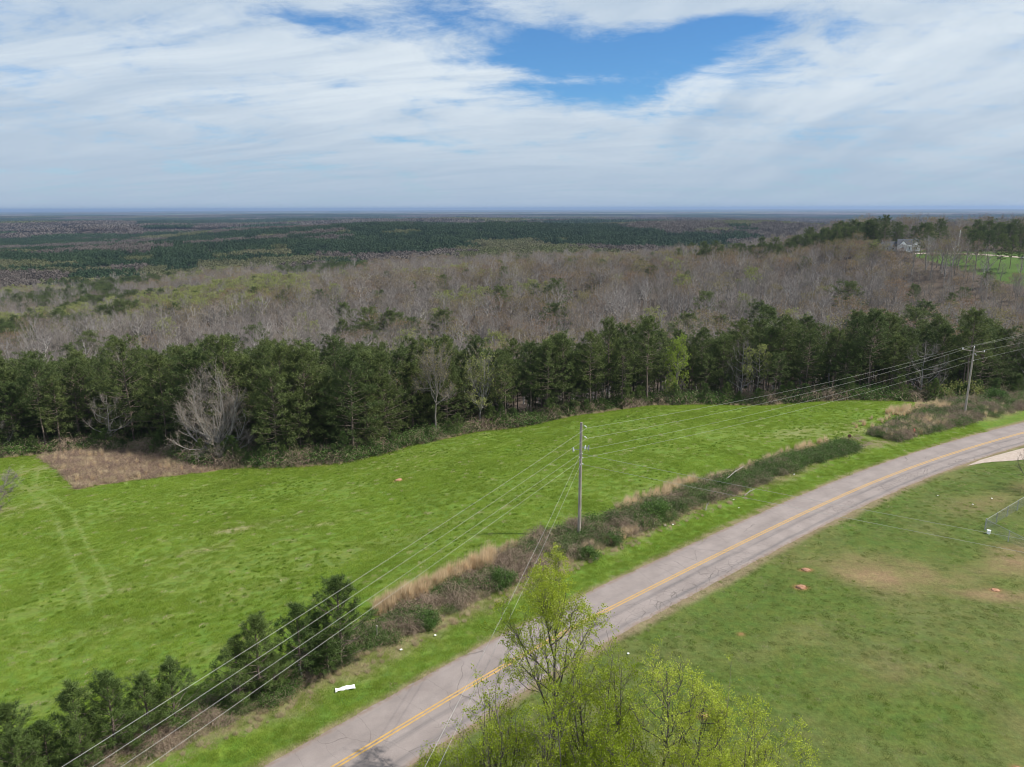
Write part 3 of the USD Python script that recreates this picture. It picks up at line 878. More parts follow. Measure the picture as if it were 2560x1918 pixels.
YOUNG = [pine_kind('young_pine_kind', 4.6, 0.05, 1.55, 111, 58, 11, 0.26, 0.030, young=True, mat=NEEDLE_YOUNG, k=16),
         pine_kind('young_pine_kind_b', 4.2, 0.09, 1.7, 112, 54, 11, 0.26, 0.030, young=True, mat=NEEDLE_YOUNG, k=16),
         pine_kind('young_pine_kind_c', 5.0, 0.10, 1.6, 113, 62, 11, 0.26, 0.030, young=True, mat=NEEDLE_YOUNG, k=16)]
WOODS = [bare_kind('bare_tree_kind', 18, 3.6, 201, GREY_BARK, limbs=13, subs=6, twigs=6, twig_len=1.15, subtwig=1, r0=0.21),
         bare_kind('bare_tree_kind_b', 19, 3.2, 202, PALE_BARK, limbs=12, subs=6, twigs=6, twig_len=1.2, start=0.42, subtwig=1, r0=0.20),
         bare_kind('bare_tree_kind_c', 17, 4.2, 203, GREY_BARK, limbs=11, subs=7, twigs=6, twig_len=1.2, leader=False, start=0.3, subtwig=1, r0=0.22),
         bare_kind('bare_tree_kind_d', 18, 4.0, 204, PALE_BARK, limbs=11, subs=7, twigs=6, twig_len=1.1, leader=False, start=0.38, subtwig=1, r0=0.22),
         bare_kind('budding_tree_kind', 17, 3.8, 205, GREY_BARK, BUD, 1100, 0.24, limbs=12, subs=6, twigs=6, twig_len=1.1, subtwig=1, r0=0.20),
         bare_kind('budding_tree_kind_b', 18, 3.9, 206, PALE_BARK, BUD, 1000, 0.24, limbs=11, subs=7, twigs=6, leader=False, start=0.34, subtwig=1, r0=0.21),
         bare_kind('leafing_tree_kind', 16, 4.0, 207, GREY_BARK, LIME_DULL, 2000, 0.32, limbs=13, subs=7, twigs=7)]
LEAFY = bare_kind('lime_tree_kind', 12, 2.6, 208, GREY_BARK, LIME, 2900, 0.26, limbs=14, subs=8, twigs=6, start=0.2)


# ------------------------------------------------------------------ the wood behind the field
def jitter_grid(x0, x1, y0, y1, step, seed, amount=0.42):
    r = np.random.default_rng(seed)
    gx, gy = np.meshgrid(np.arange(x0, x1, step), np.arange(y0, y1, step))
    gx = gx + (np.arange(gx.shape[0]) % 2)[:, None] * step / 2
    return (gx + r.uniform(-amount, amount, gx.shape) * step).ravel(), (gy + r.uniform(-amount, amount, gy.shape) * step).ravel()


BACK = np.array([(-160, 185), (-90, 172), (-60, 166), (-40, 158), (-25, 148), (-10, 150), (10, 153), (30, 158), (55, 163), (80, 168), (110, 170), (170, 190)], float)
# trees of their own at the wood's edge: (name, kind, x, y, scale, turn, label)
SPECIAL = [(-46.0, 109.2), (-69.0, 120.5), (-12.5, 115.5), (-5.5, 121.5), (30.8, 133.0), (43.5, 136)]
pr = np.random.default_rng(77)
px, py = jitter_grid(-135, 150, 98, 190, 4.1, 5)
ok = (py > edge_y(px) + 1.8) & (py < np.interp(px, BACK[:, 0], BACK[:, 1]))
ok &= np.abs(np.degrees(np.arctan2(px, py))) < 40
for sx, sy in SPECIAL:
    ok &= np.hypot(px - sx, py - sy) > 3.4
    ok &= ~((np.abs(px / py - sx / sy) < (0.055 if sx == -46.0 else 0.030)) & (py < sy) & (np.abs(py - sy) < 25))
ok &= pr.uniform(size=len(px)) > 0.10
px, py = px[ok], py[ok]
depth = py - edge_y(px)
order = np.argsort(depth + pr.uniform(0, 1.5, len(px)))
px, py, depth = px[order], py[order], depth[order]
pz = height(px, py)
left = smooth(15, -35, px)                                             # the left part is fuller, the right part shows its trunks
tall = pr.uniform(size=len(px)) > 0.15 + 0.75 * left
which = np.where(tall, np.array([0, 1, 2, 6])[pr.integers(0, 4, len(px))], np.array([3, 4, 5, 7])[pr.integers(0, 4, len(px))])
BARE_STEM = (0, 1, 2, 6)
psc = pr.uniform(0.64, 1.03, len(px)) * np.where(depth < 6, 0.95, 1.0) * np.interp(px, [-90, -40, -20, 0, 40, 70, 110], [1.08, 1.05, 1.02, 0.95, 0.92, 0.90, 0.91])
prz = pr.uniform(0, 360, len(px))
FRONT, NEAR_PINES = 7.5, 175
MARKS = [(-69.0, 120.5, 'pale bare tree by the weed plot'), (-46.5, 110.5, 'round bare tree'), (-12.5, 115.5, 'vase-shaped bare tree'), (-5.5, 121.5, 'pale green tree'),
         (7.0, 63.7 * 1.0, 'near utility pole'), (30.5, 132.8, 'lime green tree'), (67.4, 105.3, 'far utility pole')]
PLACE = [(-200, -60, 'behind the weed plot'), (-60, -28, 'beside the round bare tree'), (-28, 2, 'behind the middle of the green field'),
         (2, 30, 'near the lime green tree'), (30, 60, 'behind the right end of the field'), (60, 300, 'behind the far utility pole')]
ORD = 'first second third fourth fifth sixth seventh eighth ninth tenth eleventh twelfth thirteenth fourteenth fifteenth'.split()
mark_az = np.array([x / y for x, y, _ in MARKS])
front = [i for i in range(min(NEAR_PINES, len(px))) if depth[i] < FRONT]
front.sort(key=lambda i: px[i] / py[i])
front_label = {}
for m in range(-1, len(MARKS)):
    lo = mark_az[m] if m >= 0 else -9
    hi = mark_az[m + 1] if m + 1 < len(MARKS) else 9
    run = [i for i in front if lo <= px[i] / py[i] < hi]
    for q, i in enumerate(run):
        from_left = m >= 0 and (q < len(run) / 2 or m + 1 == len(MARKS))
        n, t = (q, 'right of the ' + MARKS[m][2]) if from_left else (len(run) - 1 - q, 'left of the ' + MARKS[m + 1][2])
        look = ('tall bare-trunked pine' if which[i] in BARE_STEM else 'full dark pine')
        front_label[i] = '%s, %s front-row pine %s' % (look, ORD[min(n, 14)], t)
for i in range(min(NEAR_PINES, len(px))):
    k = which[i]
    place = next(t for a, b, t in PLACE if a <= px[i] < b)
    lab, grp = front_label.get(i), 'pines in the front row of the wood'
    if lab is None:
        lab, grp = 'dark pine inside the wood, top showing, ' + place, 'pines behind the front row, ' + place
    copy_of(PINES[k][0], 'pine_tree', (px[i], py[i], pz[i] - 0.1), prz[i], (psc[i] * pr.uniform(.88, 1.22), psc[i] * pr.uniform(.88, 1.22), psc[i]), lab, 'pine tree', grp)
rest = np.arange(len(px))[NEAR_PINES:]
if len(rest):
    scatter('pine_wood', [(n, p[1]) for n, p in zip(('tall_pine', 'tall_pine_b', 'tall_pine_c', 'full_pine', 'full_pine_b', 'full_pine_c', 'tall_pine_d', 'full_pine_d'), PINES)], which[rest],
            np.column_stack([px, py, pz - 0.1])[rest], prz[rest], psc[rest], label='pines deep in the wood behind the field, massed together', cat='woods')

mx_, my_ = jitter_grid(-95, 110, 100, 165, 9.0, 15)
mk_ = (my_ > edge_y(mx_) + 2.5) & (my_ < edge_y(mx_) + 30) & (np.abs(mx_ / my_) < 0.75) & (pr.uniform(size=len(mx_)) < 0.42)
for i, (x, y) in enumerate(zip(mx_[mk_], my_[mk_])):
    k = (5, 0, 6, 4, 2, 0, 4)[pr.integers(0, 7)]; s = pr.uniform(0.6, 0.92)
    place = next(t for a, b, t in PLACE if a <= x < b)
    what = {5: 'budding tree with an ochre haze', 4: 'budding tree with a reddish haze', 6: 'tree in pale green new leaf', 0: 'grey bare tree', 2: 'grey bare spreading tree'}[k]
    copy_of(WOODS[k][0], 'leafing_tree' if k == 6 else 'budding_tree' if k > 3 else 'bare_tree', (x, y, hz(x, y) - 0.1), pr.uniform(0, 360), (s, s, s), '%s among the pines, %s' % (what, place), 'tree', '%s among the pines, %s' % (what, place))

# young pines and cedars along the foot of the wood
ex = np.arange(-86, 96, 2.1); ex = ex + pr.uniform(-0.9, 0.9, len(ex))
ex = ex[(pr.uniform(size=len(ex)) > 0.25)]
ey = edge_y(ex) + pr.uniform(0.4, 2.2, len(ex))
ez = height(ex, ey)
for x, y, z in zip(ex, ey, ez):
    k = pr.integers(0, 3); s = pr.uniform(0.35, 0.95)
    copy_of(YOUNG[k][0], 'young_pine', (x, y, z - 0.05), pr.uniform(0, 360), (s * 1.15, s * 1.15, s), 'small bushy evergreen at the foot of the pines %s' % next(t for a, b, t in PLACE if a <= x < b), 'young pine', 'small evergreens at the foot of the wood, ' + next(t for a, b, t in PLACE if a <= x < b))

# trees of their own
def lone(src, name, x, y, s, rz, label, cat, sxy=None):
    return copy_of(src, name, (x, y, hz(x, y) - 0.1), rz, ((sxy or s), (sxy or s), s), label, cat, None)


ROUND = bare_kind('round_tree_kind', 14.0, 6.4, 221, PALE_BARK, limbs=46, subs=10, twigs=11, r0=0.22, twig_len=1.1, leader=False, start=0.06, low=0.10, shape=0.55, twig_w=0.03)
SNAG = bare_kind('pale_tree_kind', 10.5, 4.4, 222, PALE_BARK, limbs=15, subs=7, twigs=7, twig_len=0.9, leader=True, start=0.12, low=0.2, twig_w=0.03)
VASE = bare_kind('vase_tree_kind', 15.5, 3.9, 223, GREY_BARK, BUD, 1900, 0.16, limbs=18, subs=10, twigs=10, r0=0.15, leader=False, start=0.36, low=0.5)
PALEGREEN = bare_kind('pale_green_tree_kind', 12.5, 3.3, 224, PALE_BARK, LIME_DULL, 2600, 0.24, limbs=15, subs=8, twigs=8, leader=False, start=0.25, low=0.35)
lone(ROUND[0], 'bare_tree', -46.0, 109.2, 1.0, 20, 'big round bare tree with a fan of pale branches at the wood edge', 'bare tree')
lone(SNAG[0], 'bare_tree', -69.0, 120.5, 1.0, 140, 'pale grey bare tree behind the brown weed plot', 'bare tree')
lone(VASE[0], 'bare_tree', -12.5, 115.5, 1.0, 60, 'vase-shaped bare tree with reddish twigs among the dark pines', 'bare tree')
lone(PALEGREEN[0], 'leafing_tree', -5.5, 121.5, 1.05, 10, 'pale green tree just coming into leaf among the front pines', 'tree')
lone(LEAFY[0], 'lime_green_tree', 30.5, 132.8, 1.08, 0, 'tall narrow lime green tree in the front row of the pines', 'tree', 0.85)
lone(LEAFY[0], 'lime_green_tree', 29.2, 131.4, 0.5, 80, 'small lime green tree below the tall lime green one', 'tree')
lone(LEAFY[0], 'lime_green_tree', 8.6, 150.5, 1.35, 200, 'lime green tree top showing behind the pines, past the near utility pole', 'tree')
lone(LEAFY[0], 'lime_green_tree', 19.8, 141.0, 1.18, 50, 'small lime green crown between two pines behind the field', 'tree', 0.7)
lone(LEAFY[0], 'lime_green_tree', -62.5, 129.0, 1.0, 120, 'bright lime green crown in the pines on the left', 'tree', 0.6)
lone(SNAG[0], 'bare_tree', 43.5, 135.0, 1.25, 250, 'white-barked bare tree in a gap of the pines behind the field', 'bare tree', 0.8)
lone(SNAG[0], 'bare_tree', -88, 118.5, 1.0, 20, 'grey bare tree at the left border of the wood', 'bare tree')
lone(SNAG[0], 'bare_tree', 72.5, 126.5, 1.05, 310, 'grey bare tree behind the far utility pole', 'bare tree')

# ------------------------------------------------------------------ the bare woods on the hills
hr = np.random.default_rng(91)


def polar_points(d0, d1, az0, az1, step, seed):
    R = d1 * 1.0
    x, y = jitter_grid(-R * math.sin(math.radians(max(-az0, az1))), R * math.sin(math.radians(max(-az0, az1))), d0 * 0.6, R, step, seed, 0.45)
    a, d = np.degrees(np.arctan2(x, y)), np.hypot(x, y)
    k = (d > d0) & (d < d1) & (a > az0) & (a < az1)
    return x[k], y[k]


hx, hy = polar_points(178, 880, -41, 41, 7.8, 12)
ha, hd = np.degrees(np.arctan2(hx, hy)), np.hypot(hx, hy)
keep = (hy > np.interp(hx, BACK[:, 0], BACK[:, 1]) + 3) & ~in_poly(hx, hy, HILL_LAWN)
keep &= ~((np.hypot(hx - HOUSE[0], hy - HOUSE[1]) < 26) | ((np.abs(hx / hy - 0.5255) < 0.03) & (hd < 560) & (hd > 470)))
keep &= fbm2(hx, hy, 16, 2, 101) < 0.19
hx, hy, ha, hd = hx[keep], hy[keep], ha[keep], hd[keep]
hzz = height(hx, hy)
dep = np.degrees(np.arctan2(hzz + 19 - EYE, hd))
seen = dep > -(np.interp(ha, [-36, -12, 0, 20, 36], [11.6, 11.2, 10.3, 9.4, 9.0]) + 0.9)
hx, hy, ha, hd, hzz = hx[seen], hy[seen], ha[seen], hd[seen], hzz[seen]
fk = forest_kind(hx, hy)
n1, n2 = fbm2(hx, hy, 70, 3, 61), fbm2(hx, hy, 38, 3, 62)
u = hr.uniform(size=len(hx))
tree_k = np.where(u < 0.30, 0, np.where(u < 0.52, 1, np.where(u < 0.74, 2, 3)))
tree_k = np.where(u + 1.6 * n1 > 0.74, 4, tree_k)
tree_k = np.where((hr.uniform(size=len(hx)) + 1.8 * n2 > 0.92), 5, tree_k)
tree_k = np.where((fk == 2) & (hr.uniform(size=len(hx)) < 0.5) | (hr.uniform(size=len(hx)) < 0.025), 6, tree_k)
is_pine = ((fk == 1) & (hr.uniform(size=len(hx)) < np.where(hd > 400, 0.85, 0.2))) | (hr.uniform(size=len(hx)) < np.where((hd > 420) | (ha < -24), 0.045, 0.036))
# the pine belt along the right crest, round the house
thin = (ha > 27.5) & (hd > 330) & (hd < 455)
belt = (ha > 13.5) & (ha < 41) & (np.abs(hd - np.interp(ha, [13, 20, 27, 34, 41], [560, 566, 560, 545, 540])) < np.interp(ha, [13, 20, 30, 41], [18, 34, 44, 50])) & (hr.uniform(size=len(hx)) < 0.9) & ~((ha > 27.6) & (ha < 31.4) & (hd < 590))
crest = (np.abs(hd - np.interp(ha, [-20, 14], [585, 560])) < 22) & (ha < 14) & (ha > -14) & (hr.uniform(size=len(hx)) < 0.12)
is_pine |= belt | crest
hs = hr.uniform(0.85, 1.28, len(hx)) * (1 - 0.15 * (fk == 2)) * np.where(thin, 0.62, 1.0) * np.where((ha > 14) & (hd > 490) & (hd < 620) & ~belt, 0.72, 1.0)
hrot = hr.uniform(0, 360, len(hx))
hw = hs * hr.uniform(1.1, 1.7, len(hx))
SECT = [(-90, -24, 'left end of the hillside'), (-24, -10, 'hillside above the round bare tree'), (-10, 4, 'middle of the hillside'),
        (4, 16, 'hillside above the lime green tree'), (16, 26, 'right of the hillside'), (26, 90, 'slope below the hilltop lawn')]
LOOK = ['grey bare tree', 'pale slender bare tree', 'grey bare tree with spreading limbs', 'pale bare tree with spreading limbs', 'budding tree with a reddish haze', 'budding tree with an ochre haze', 'tree in pale green new leaf']
GRP = ['bare trees', 'bare trees', 'bare trees', 'bare trees', 'budding trees', 'budding trees', 'leafing trees']
hard = np.where(~is_pine)[0]
hard = hard[np.argsort(hd[hard] * (1 + 0.0 * hard))]
vis = dep[seen][hard] > -(np.interp(ha[hard], [-36, -12, 0, 20, 36], [11.6, 11.2, 10.3, 9.4, 9.0]) - 0.4)
single = hard[vis][:280]
for i in single:
    k = tree_k[i]
    sec = next(t for a, b, t in SECT if a <= ha[i] < b)
    copy_of(WOODS[k][0], ['bare_tree', 'bare_tree', 'bare_tree', 'bare_tree', 'budding_tree', 'budding_tree', 'leafing_tree'][k], (hx[i], hy[i], hzz[i] - 0.2), hrot[i], (hw[i], hw[i], hs[i]),
            LOOK[k] + ' beyond the pines, ' + sec, 'tree', '%s, %s' % (LOOK[k], sec))
left_over = np.setdiff1d(hard, single)
scatter('bare_wood', [(n, p[1]) for n, p in zip(('bare_tree', 'bare_tree_b', 'bare_tree_c', 'bare_tree_d', 'budding_tree', 'budding_tree_b', 'leafing_tree'), WOODS)], tree_k[left_over],
        np.column_stack([hx, hy, hzz - 0.2])[left_over], hrot[left_over], np.column_stack([hw, hw, hs])[left_over], label='bare grey woods covering the hills beyond the pines', cat='woods')
pines = np.where(is_pine)[0]
pk = hr.integers(0, 8, len(hx))
big = pines[(hd[pines] < 640) & (ha[pines] > -34)]
big = big[np.argsort(hd[big] - 150 * belt[big])][:105]
for i in big:
    k = pk[i] if not belt[i] else pk[i] % 3
    s = hs[i] * (0.88 if belt[i] else 1.0 if crest[i] else 1.14)
    if belt[i]:
        where = 'round the white house' if abs(ha[i] - 27.5) < 4 else 'by the hilltop lawn' if ha[i] > 27.5 else 'left of the white house'
        lab, grp = 'tall dark pine on the right-hand ridge, ' + where, 'pines on the ridge ' + where
    elif crest[i]:
        lab, grp = 'dark pine on the crest of the bare hill', 'pines on the crest of the bare hill'
    else:
        sec = next(t for a, b, t in SECT if a <= ha[i] < b)
        lab, grp = 'dark green pine among bare trees, ' + sec, 'pines among the bare trees, ' + sec
    copy_of(PINES[k][0], 'pine_tree', (hx[i], hy[i], hzz[i] - 0.2), hrot[i], (s * 1.25, s * 1.25, s * (1.12 if belt[i] else 0.95)), lab, 'pine tree', grp)
for q, (a, d, s, lab) in enumerate([(25.5, 526, 1.25, 'pine in front of the left wing of the white house'), (26.5, 528, 1.35, 'tall pine whose trunk crosses the white house'), (28.75, 522, 1.2, 'pine just right of the white house porch'),
                                   (29.1, 514, 1.15, 'slim pine at the left end of the hilltop lawn'), (29.7, 548, 1.1, 'pine behind the left end of the hilltop lawn'), (31.5, 506, 1.0, 'leftmost pine of the clump on the hilltop lawn'), (32.0, 498, 1.1, 'second pine of the clump on the hilltop lawn'),
                                   (32.6, 504, 1.05, 'dense middle pine of the clump on the hilltop lawn'), (33.3, 490, 1.1, 'tallest pine of the clump on the hilltop lawn'), (33.9, 496, 1.0, 'pine at the right of the clump on the hilltop lawn'), (34.5, 486, 0.95, 'rightmost pine on the hilltop lawn')]):
    x, y = d * math.sin(math.radians(a)), d * math.cos(math.radians(a))
    copy_of(PINES[q % 3][0], 'pine_tree', (x, y, hz(x, y) - 0.1), q * 50.0, (s * 1.05, s * 1.05, s), lab, 'pine tree', 'pines by the white house')
rest = np.setdiff1d(pines, big)
scatter('far_pine_wood', [(n, p[1]) for n, p in zip(('tall_pine', 'tall_pine_b', 'tall_pine_c', 'full_pine', 'full_pine_b', 'full_pine_c', 'tall_pine_d', 'full_pine_d'), PINES)], pk[rest],
        np.column_stack([hx, hy, hzz - 0.2])[rest], hrot[rest], np.column_stack([hs * 1.15, hs * 1.15, hs * np.where(belt, 0.86, 0.85)])[rest], label='dark pines in the valley and behind the crest', cat='woods')

# ------------------------------------------------------------------ woods too far to count: patches of tree crowns
FAR_BARE = foliage('far_bare_crowns', [(0.108, 0.092, 0.082), (0.098, 0.081, 0.070), (0.122, 0.107, 0.093), (0.114, 0.102, 0.066)], 0.8, 0.0, 0.12, 0.03)
FAR_PINE = foliage('far_pine_crowns', [(0.026, 0.050, 0.022), (0.040, 0.068, 0.026), (0.055, 0.080, 0.028)], 0.7, 0.1, 0.15, 0.03)
FAR_LEAF = foliage('far_leafing_crowns', [(0.10, 0.115, 0.042), (0.14, 0.135, 0.075), (0.115, 0.125, 0.05), (0.15, 0.125, 0.09)], 0.7, 0.3, 0.15, 0.03)


def stand(size, n, h, w, tri, tsize, seed, conic=False):
    r = np.random.default_rng(seed)
    g = int(math.ceil(math.sqrt(n)))
    gx, gy = np.meshgrid((np.arange(g) + 0.5) / g - 0.5, (np.arange(g) + 0.5) / g - 0.5)
    c = np.stack([gx.ravel(), gy.ravel()], 1) * size * 1.04 + r.uniform(-0.4, 0.4, (g * g, 2)) * size / g
    mb = MB()
    for cx, cy in c:
        hh, ww = h * r.uniform(0.75, 1.12), w * r.uniform(0.8, 1.25)
        v = unit(r.normal(size=(tri, 3)))
        v[:, 2] = np.abs(v[:, 2]) * 1.0 - 0.25
        rad = r.uniform(0.55, 1.0, tri)[:, None]
        p = v * rad * [ww, ww, hh * 0.42] + [cx, cy, hh * 0.58]
        if conic:
            q = np.clip((p[:, 2] / hh - 0.25) / 0.75, 0, 1)
            p[:, :2] = (p[:, :2] - [cx, cy]) * (1.15 - 0.75 * q)[:, None] + [cx, cy]
        e = tsize * r.uniform(0.6, 1.3, tri)[:, None, None]
        nrm = unit(v + r.normal(size=v.shape) * 0.5)
        a = unit(np.cross(nrm, r.normal(size=v.shape))); b = np.cross(nrm, a)
        th = np.array([0, 2.1, 4.2])
        t = p[:, None] + e * (np.cos(th)[None, :, None] * a[:, None] + np.sin(th)[None, :, None] * b[:, None])
        mb.add(t.reshape(-1, 3), np.arange(tri * 3).reshape(-1, 3))
    return mb.get()


def far_woods(name, d0, d1, size, n, tri, tsize, w, step, seed, label, variants=2):
    x, y = polar_points(d0, d1, -40, 40, step, seed)
    k = forest_kind(x, y)
    d = np.hypot(x, y)
    ok = k < 3
    x, y, k = x[ok], y[ok], k[ok]
    z = height(x, y)
    src = []
    for kk, (mat, h, con) in enumerate(((FAR_BARE, 16.5, False), (FAR_PINE, 17.5, True), (FAR_LEAF, 15.5, False))):
        for q in range(variants):
            src.append(('stand_%s%s' % (('bare', 'pine', 'leafing')[kk], '_b' if q else ''), [('crowns', stand(size, int(n * 1.5) if con else n, h, w * (0.85 if con else 1.1), tri, tsize, seed * 10 + kk * 3 + q, con), mat, False)]))
    r = np.random.default_rng(seed)
    which = k * variants + r.integers(0, variants, len(x))
    scatter(name, src, which, np.column_stack([x, y, z]), r.integers(0, 4, len(x)) * 90.0 + r.uniform(-12, 12, len(x)), r.uniform(0.92, 1.08, len(x)), label=label, cat='woods')


far_woods('distant_woods', 872, 2400, 40, 42, 95, 0.85, 3.9, 38, 71, 'woods of pine and bare trees on the middle ridges')
far_woods('faraway_woods', 2380, 9500, 150, 300, 20, 2.7, 5.4, 140, 72, 'hazy woods on the plain towards the horizon')

# ------------------------------------------------------------------ trees by the road, in young leaf
def leafy(name, h, spread, seed, n, size, mat, bark, **kw):
    t, e, d, tw = broadleaf(h, spread, seed, **kw)
    r = np.random.default_rng(seed + 9)
    lv = MB()
    # leaves in little bunches along the twig ends
    m = 7
    i = r.integers(0, len(e), int(n * 1.35) // m)
    c = np.repeat(e[i], m, 0) + r.normal(size=(len(i) * m, 3)) * 0.075
    leaves(lv, c, np.repeat(d[i], m, 0) * 0.6 + r.normal(size=c.shape) * 0.8 + [0, 0, 0.1], size * 0.85 * r.uniform(0.6, 1.3, len(c)), size * 0.7 * r.uniform(0.6, 1.2, len(c)), r)
    return ('trunk', t, bark, True), ('twigs', tw.get(), BROWN_TWIG, False), ('crown', lv.get(), mat, False)


BROWN_TWIG = foliage('brown_twigs', [(0.13, 0.105, 0.085), (0.20, 0.17, 0.145)], 0.8, 0.0, 0.15)
LEAF_NEAR = foliage('fresh_leaves', [(0.32, 0.385, 0.035), (0.42, 0.48, 0.065), (0.52, 0.56, 0.12)], 0.45, 0.5, 0.15, 1.2, 0.3)
LEAF_DEEP = foliage('fresh_leaves_deeper', [(0.24, 0.31, 0.018), (0.32, 0.39, 0.030), (0.40, 0.46, 0.055)], 0.45, 0.5, 0.18, 1.2, 0.3)
NEAR_TREES = [
    ('leafy_tree', 2.2, 32.0, 13.3, 2.9, 301, 17000, 0.095, LEAF_NEAR, 'tall light green tree with dark trunk standing in front of the road', dict(limbs=18, subs=8, twigs=8, start=0.26, low=0.42, twig_len=0.62, twig_w=0.012, r0=0.115, shape=0.9, bow=0.02, rise=1.45)),
    ('leafy_tree', 6.75, 28.0, 11.3, 2.3, 302, 5859, 0.085, LEAF_NEAR, 'slender sparse tree with one straight black stem', dict(limbs=18, subs=6, twigs=7, start=0.30, low=0.4, twig_len=0.5, twig_w=0.011, r0=0.095)),
    ('leafy_tree', 4.3, 29.2, 10.6, 2.5, 303, 12555, 0.090, LEAF_DEEP, 'dense yellow-green tree beside the tall light green tree', dict(limbs=20, subs=8, twigs=8, start=0.22, low=0.3, twig_len=0.5, twig_w=0.011, leader=False)),
    ('leafy_tree', -0.9, 29.3, 8.2, 2.3, 304, 11857, 0.090, LEAF_DEEP, 'low yellow-green tree at the left of the roadside clump', dict(limbs=20, subs=8, twigs=8, start=0.18, low=0.25, twig_len=0.5, twig_w=0.011, leader=False)),
    ('leafy_tree', 1.9, 27.2, 9.4, 2.3, 305, 13252, 0.090, LEAF_DEEP, 'yellow-green tree in front of the tall light green tree', dict(limbs=20, subs=8, twigs=8, start=0.18, low=0.25, twig_len=0.5, twig_w=0.011, leader=False)),
    ('leafy_tree', 4.4, 26.2, 9.2, 2.2, 306, 11857, 0.090, LEAF_DEEP, 'yellow-green tree at the front of the roadside clump, left of the black stem', dict(limbs=18, subs=8, twigs=8, start=0.18, low=0.25, twig_len=0.5, twig_w=0.011)),
    ('leafy_tree', 8.6, 28.4, 9.7, 2.1, 307, 7254, 0.090, LEAF_NEAR, 'sparse light green sapling just right of the black stem', dict(limbs=16, subs=6, twigs=7, start=0.25, low=0.3, twig_len=0.5, twig_w=0.011, r0=0.07)),
    ('leafy_tree', 10.2, 28.0, 8.9, 2.2, 308, 7812, 0.094, LEAF_NEAR, 'light green sapling with several thin stems in the right of the clump', dict(limbs=18, subs=7, twigs=7, start=0.15, low=0.25, twig_len=0.5, twig_w=0.011, leader=False, r0=0.07)),
    ('leafy_tree', 12.2, 28.6, 6.8, 2.0, 309, 6696, 0.094, LEAF_NEAR, 'lowest light green sapling at the right end of the clump', dict(limbs=16, subs=7, twigs=7, start=0.15, low=0.25, twig_len=0.5, twig_w=0.011, leader=False, r0=0.06)),
    ('leafy_tree', -3.0, 28.3, 6.4, 1.7, 310, 7254, 0.090, LEAF_DEEP, 'small yellow-green sapling at the far left of the clump', dict(limbs=16, subs=7, twigs=7, start=0.15, low=0.2, twig_len=0.5, twig_w=0.011, leader=False, r0=0.06)),
    ('leafy_tree', 7.6, 25.6, 9.0, 2.0, 311, 7812, 0.090, LEAF_NEAR, 'light green sapling in front of the black-stemmed tree', dict(limbs=16, subs=7, twigs=7, start=0.2, low=0.25, twig_len=0.5, twig_w=0.011, r0=0.07)),
]
for nm, x, y, h, sp, seed, n, size, mat, lab, kw in NEAR_TREES:
    o = thing(nm, (x, y, hz(x, y)), 0, None, lab, 'tree', None)
    for pn, me, ma, sm in leafy(nm, h, sp, seed, n, size, mat, DARK_BARK, **kw):
        part(o, pn, me, ma, sm)
# a bare shrub tree by the driveway, its twigs reaching into the picture
t, e, d, tw = broadleaf(4.6, 2.6, 330, limbs=16, subs=8, twigs=9, start=0.1, low=0.2, leader=False, twig_len=0.55, twig_w=0.011, r0=0.07)
o = thing('bare_shrub', (56.8, 75.2, hz(56.8, 75.2)), 0, None, 'bare dark-twigged shrub beside the white driveway', 'shrub')
part(o, 'trunk', t, DARK_BARK, True); part(o, 'crown', tw.get(), BROWN_TWIG)
t, e, d, tw = broadleaf(3.2, 3.0, 331, limbs=18, subs=8, twigs=9, start=0.06, low=0.15, leader=False, twig_len=0.5, twig_w=0.018, r0=0.06)
for x, y, lab in ((-68.5, 92.5, 'leafless grey shrub on the mown strip at the left border'), (-64.5, 84.5, 'leafless grey shrub nearest the camera at the left border')):
    o = thing('bare_shrub', (x, y, hz(x, y)), 0, None, lab, 'shrub')
    part(o, 'trunk', t, GREY_BARK, True); part(o, 'crown', tw.get(), TWIG)

# ------------------------------------------------------------------ young pines along the roadside
YP = [(-11.6, 43.9, 1.18, 'tallest young pine in the roadside row'), (-14.0, 42.9, 1.0, 'young pine second in the roadside row from the tallest one'), (-13.1, 44.3, 0.8, 'slim young pine half hidden behind the tallest roadside pine'),
      (-16.0, 40.9, 1.0, 'young pine third in the roadside row from the tallest one'), (-17.2, 40.4, 0.85, 'young pine at the lower end of the upper roadside group'), (-15.2, 41.3, 0.55, 'low bushy pine between the upper roadside pines'),
      (-12.2, 42.9, 0.5, 'little bluish pine at the foot of the tallest roadside pine'),
      (-20.2, 38.2, 0.85, 'young pine alone past the gap, right end of the lower roadside group'), (-21.4, 37.2, 0.85, 'young pine with a crooked stem in the lower roadside group'), (-22.7, 36.0, 0.92, 'broad dark young pine in the lower roadside group'),
      (-24.2, 35.3, 0.95, 'bushiest young pine of the lower roadside group'), (-25.4, 34.4, 0.7, 'young pine next to the one at the left border'), (-26.9, 33.9, 0.85, 'young pine cut by the left lower corner of the photo'), (-25.9, 32.8, 0.75, 'young pine at the bottom border, near the left corner'),
      (-28.2, 32.6, 0.8, 'young pine at the very corner, lower left'), (-23.4, 34.2, 0.6, 'low pine in front of the bushiest one')]
for i, (x, y, s, lab) in enumerate(YP):
    copy_of(YOUNG[(i * 7 + 2) % 3][0], 'young_pine', (x, y, hz(x, y) - 0.05), i * 77.0, (s * 1.2, s * 1.2, s * 1.08), lab, 'young pine', 'young pines along the road')


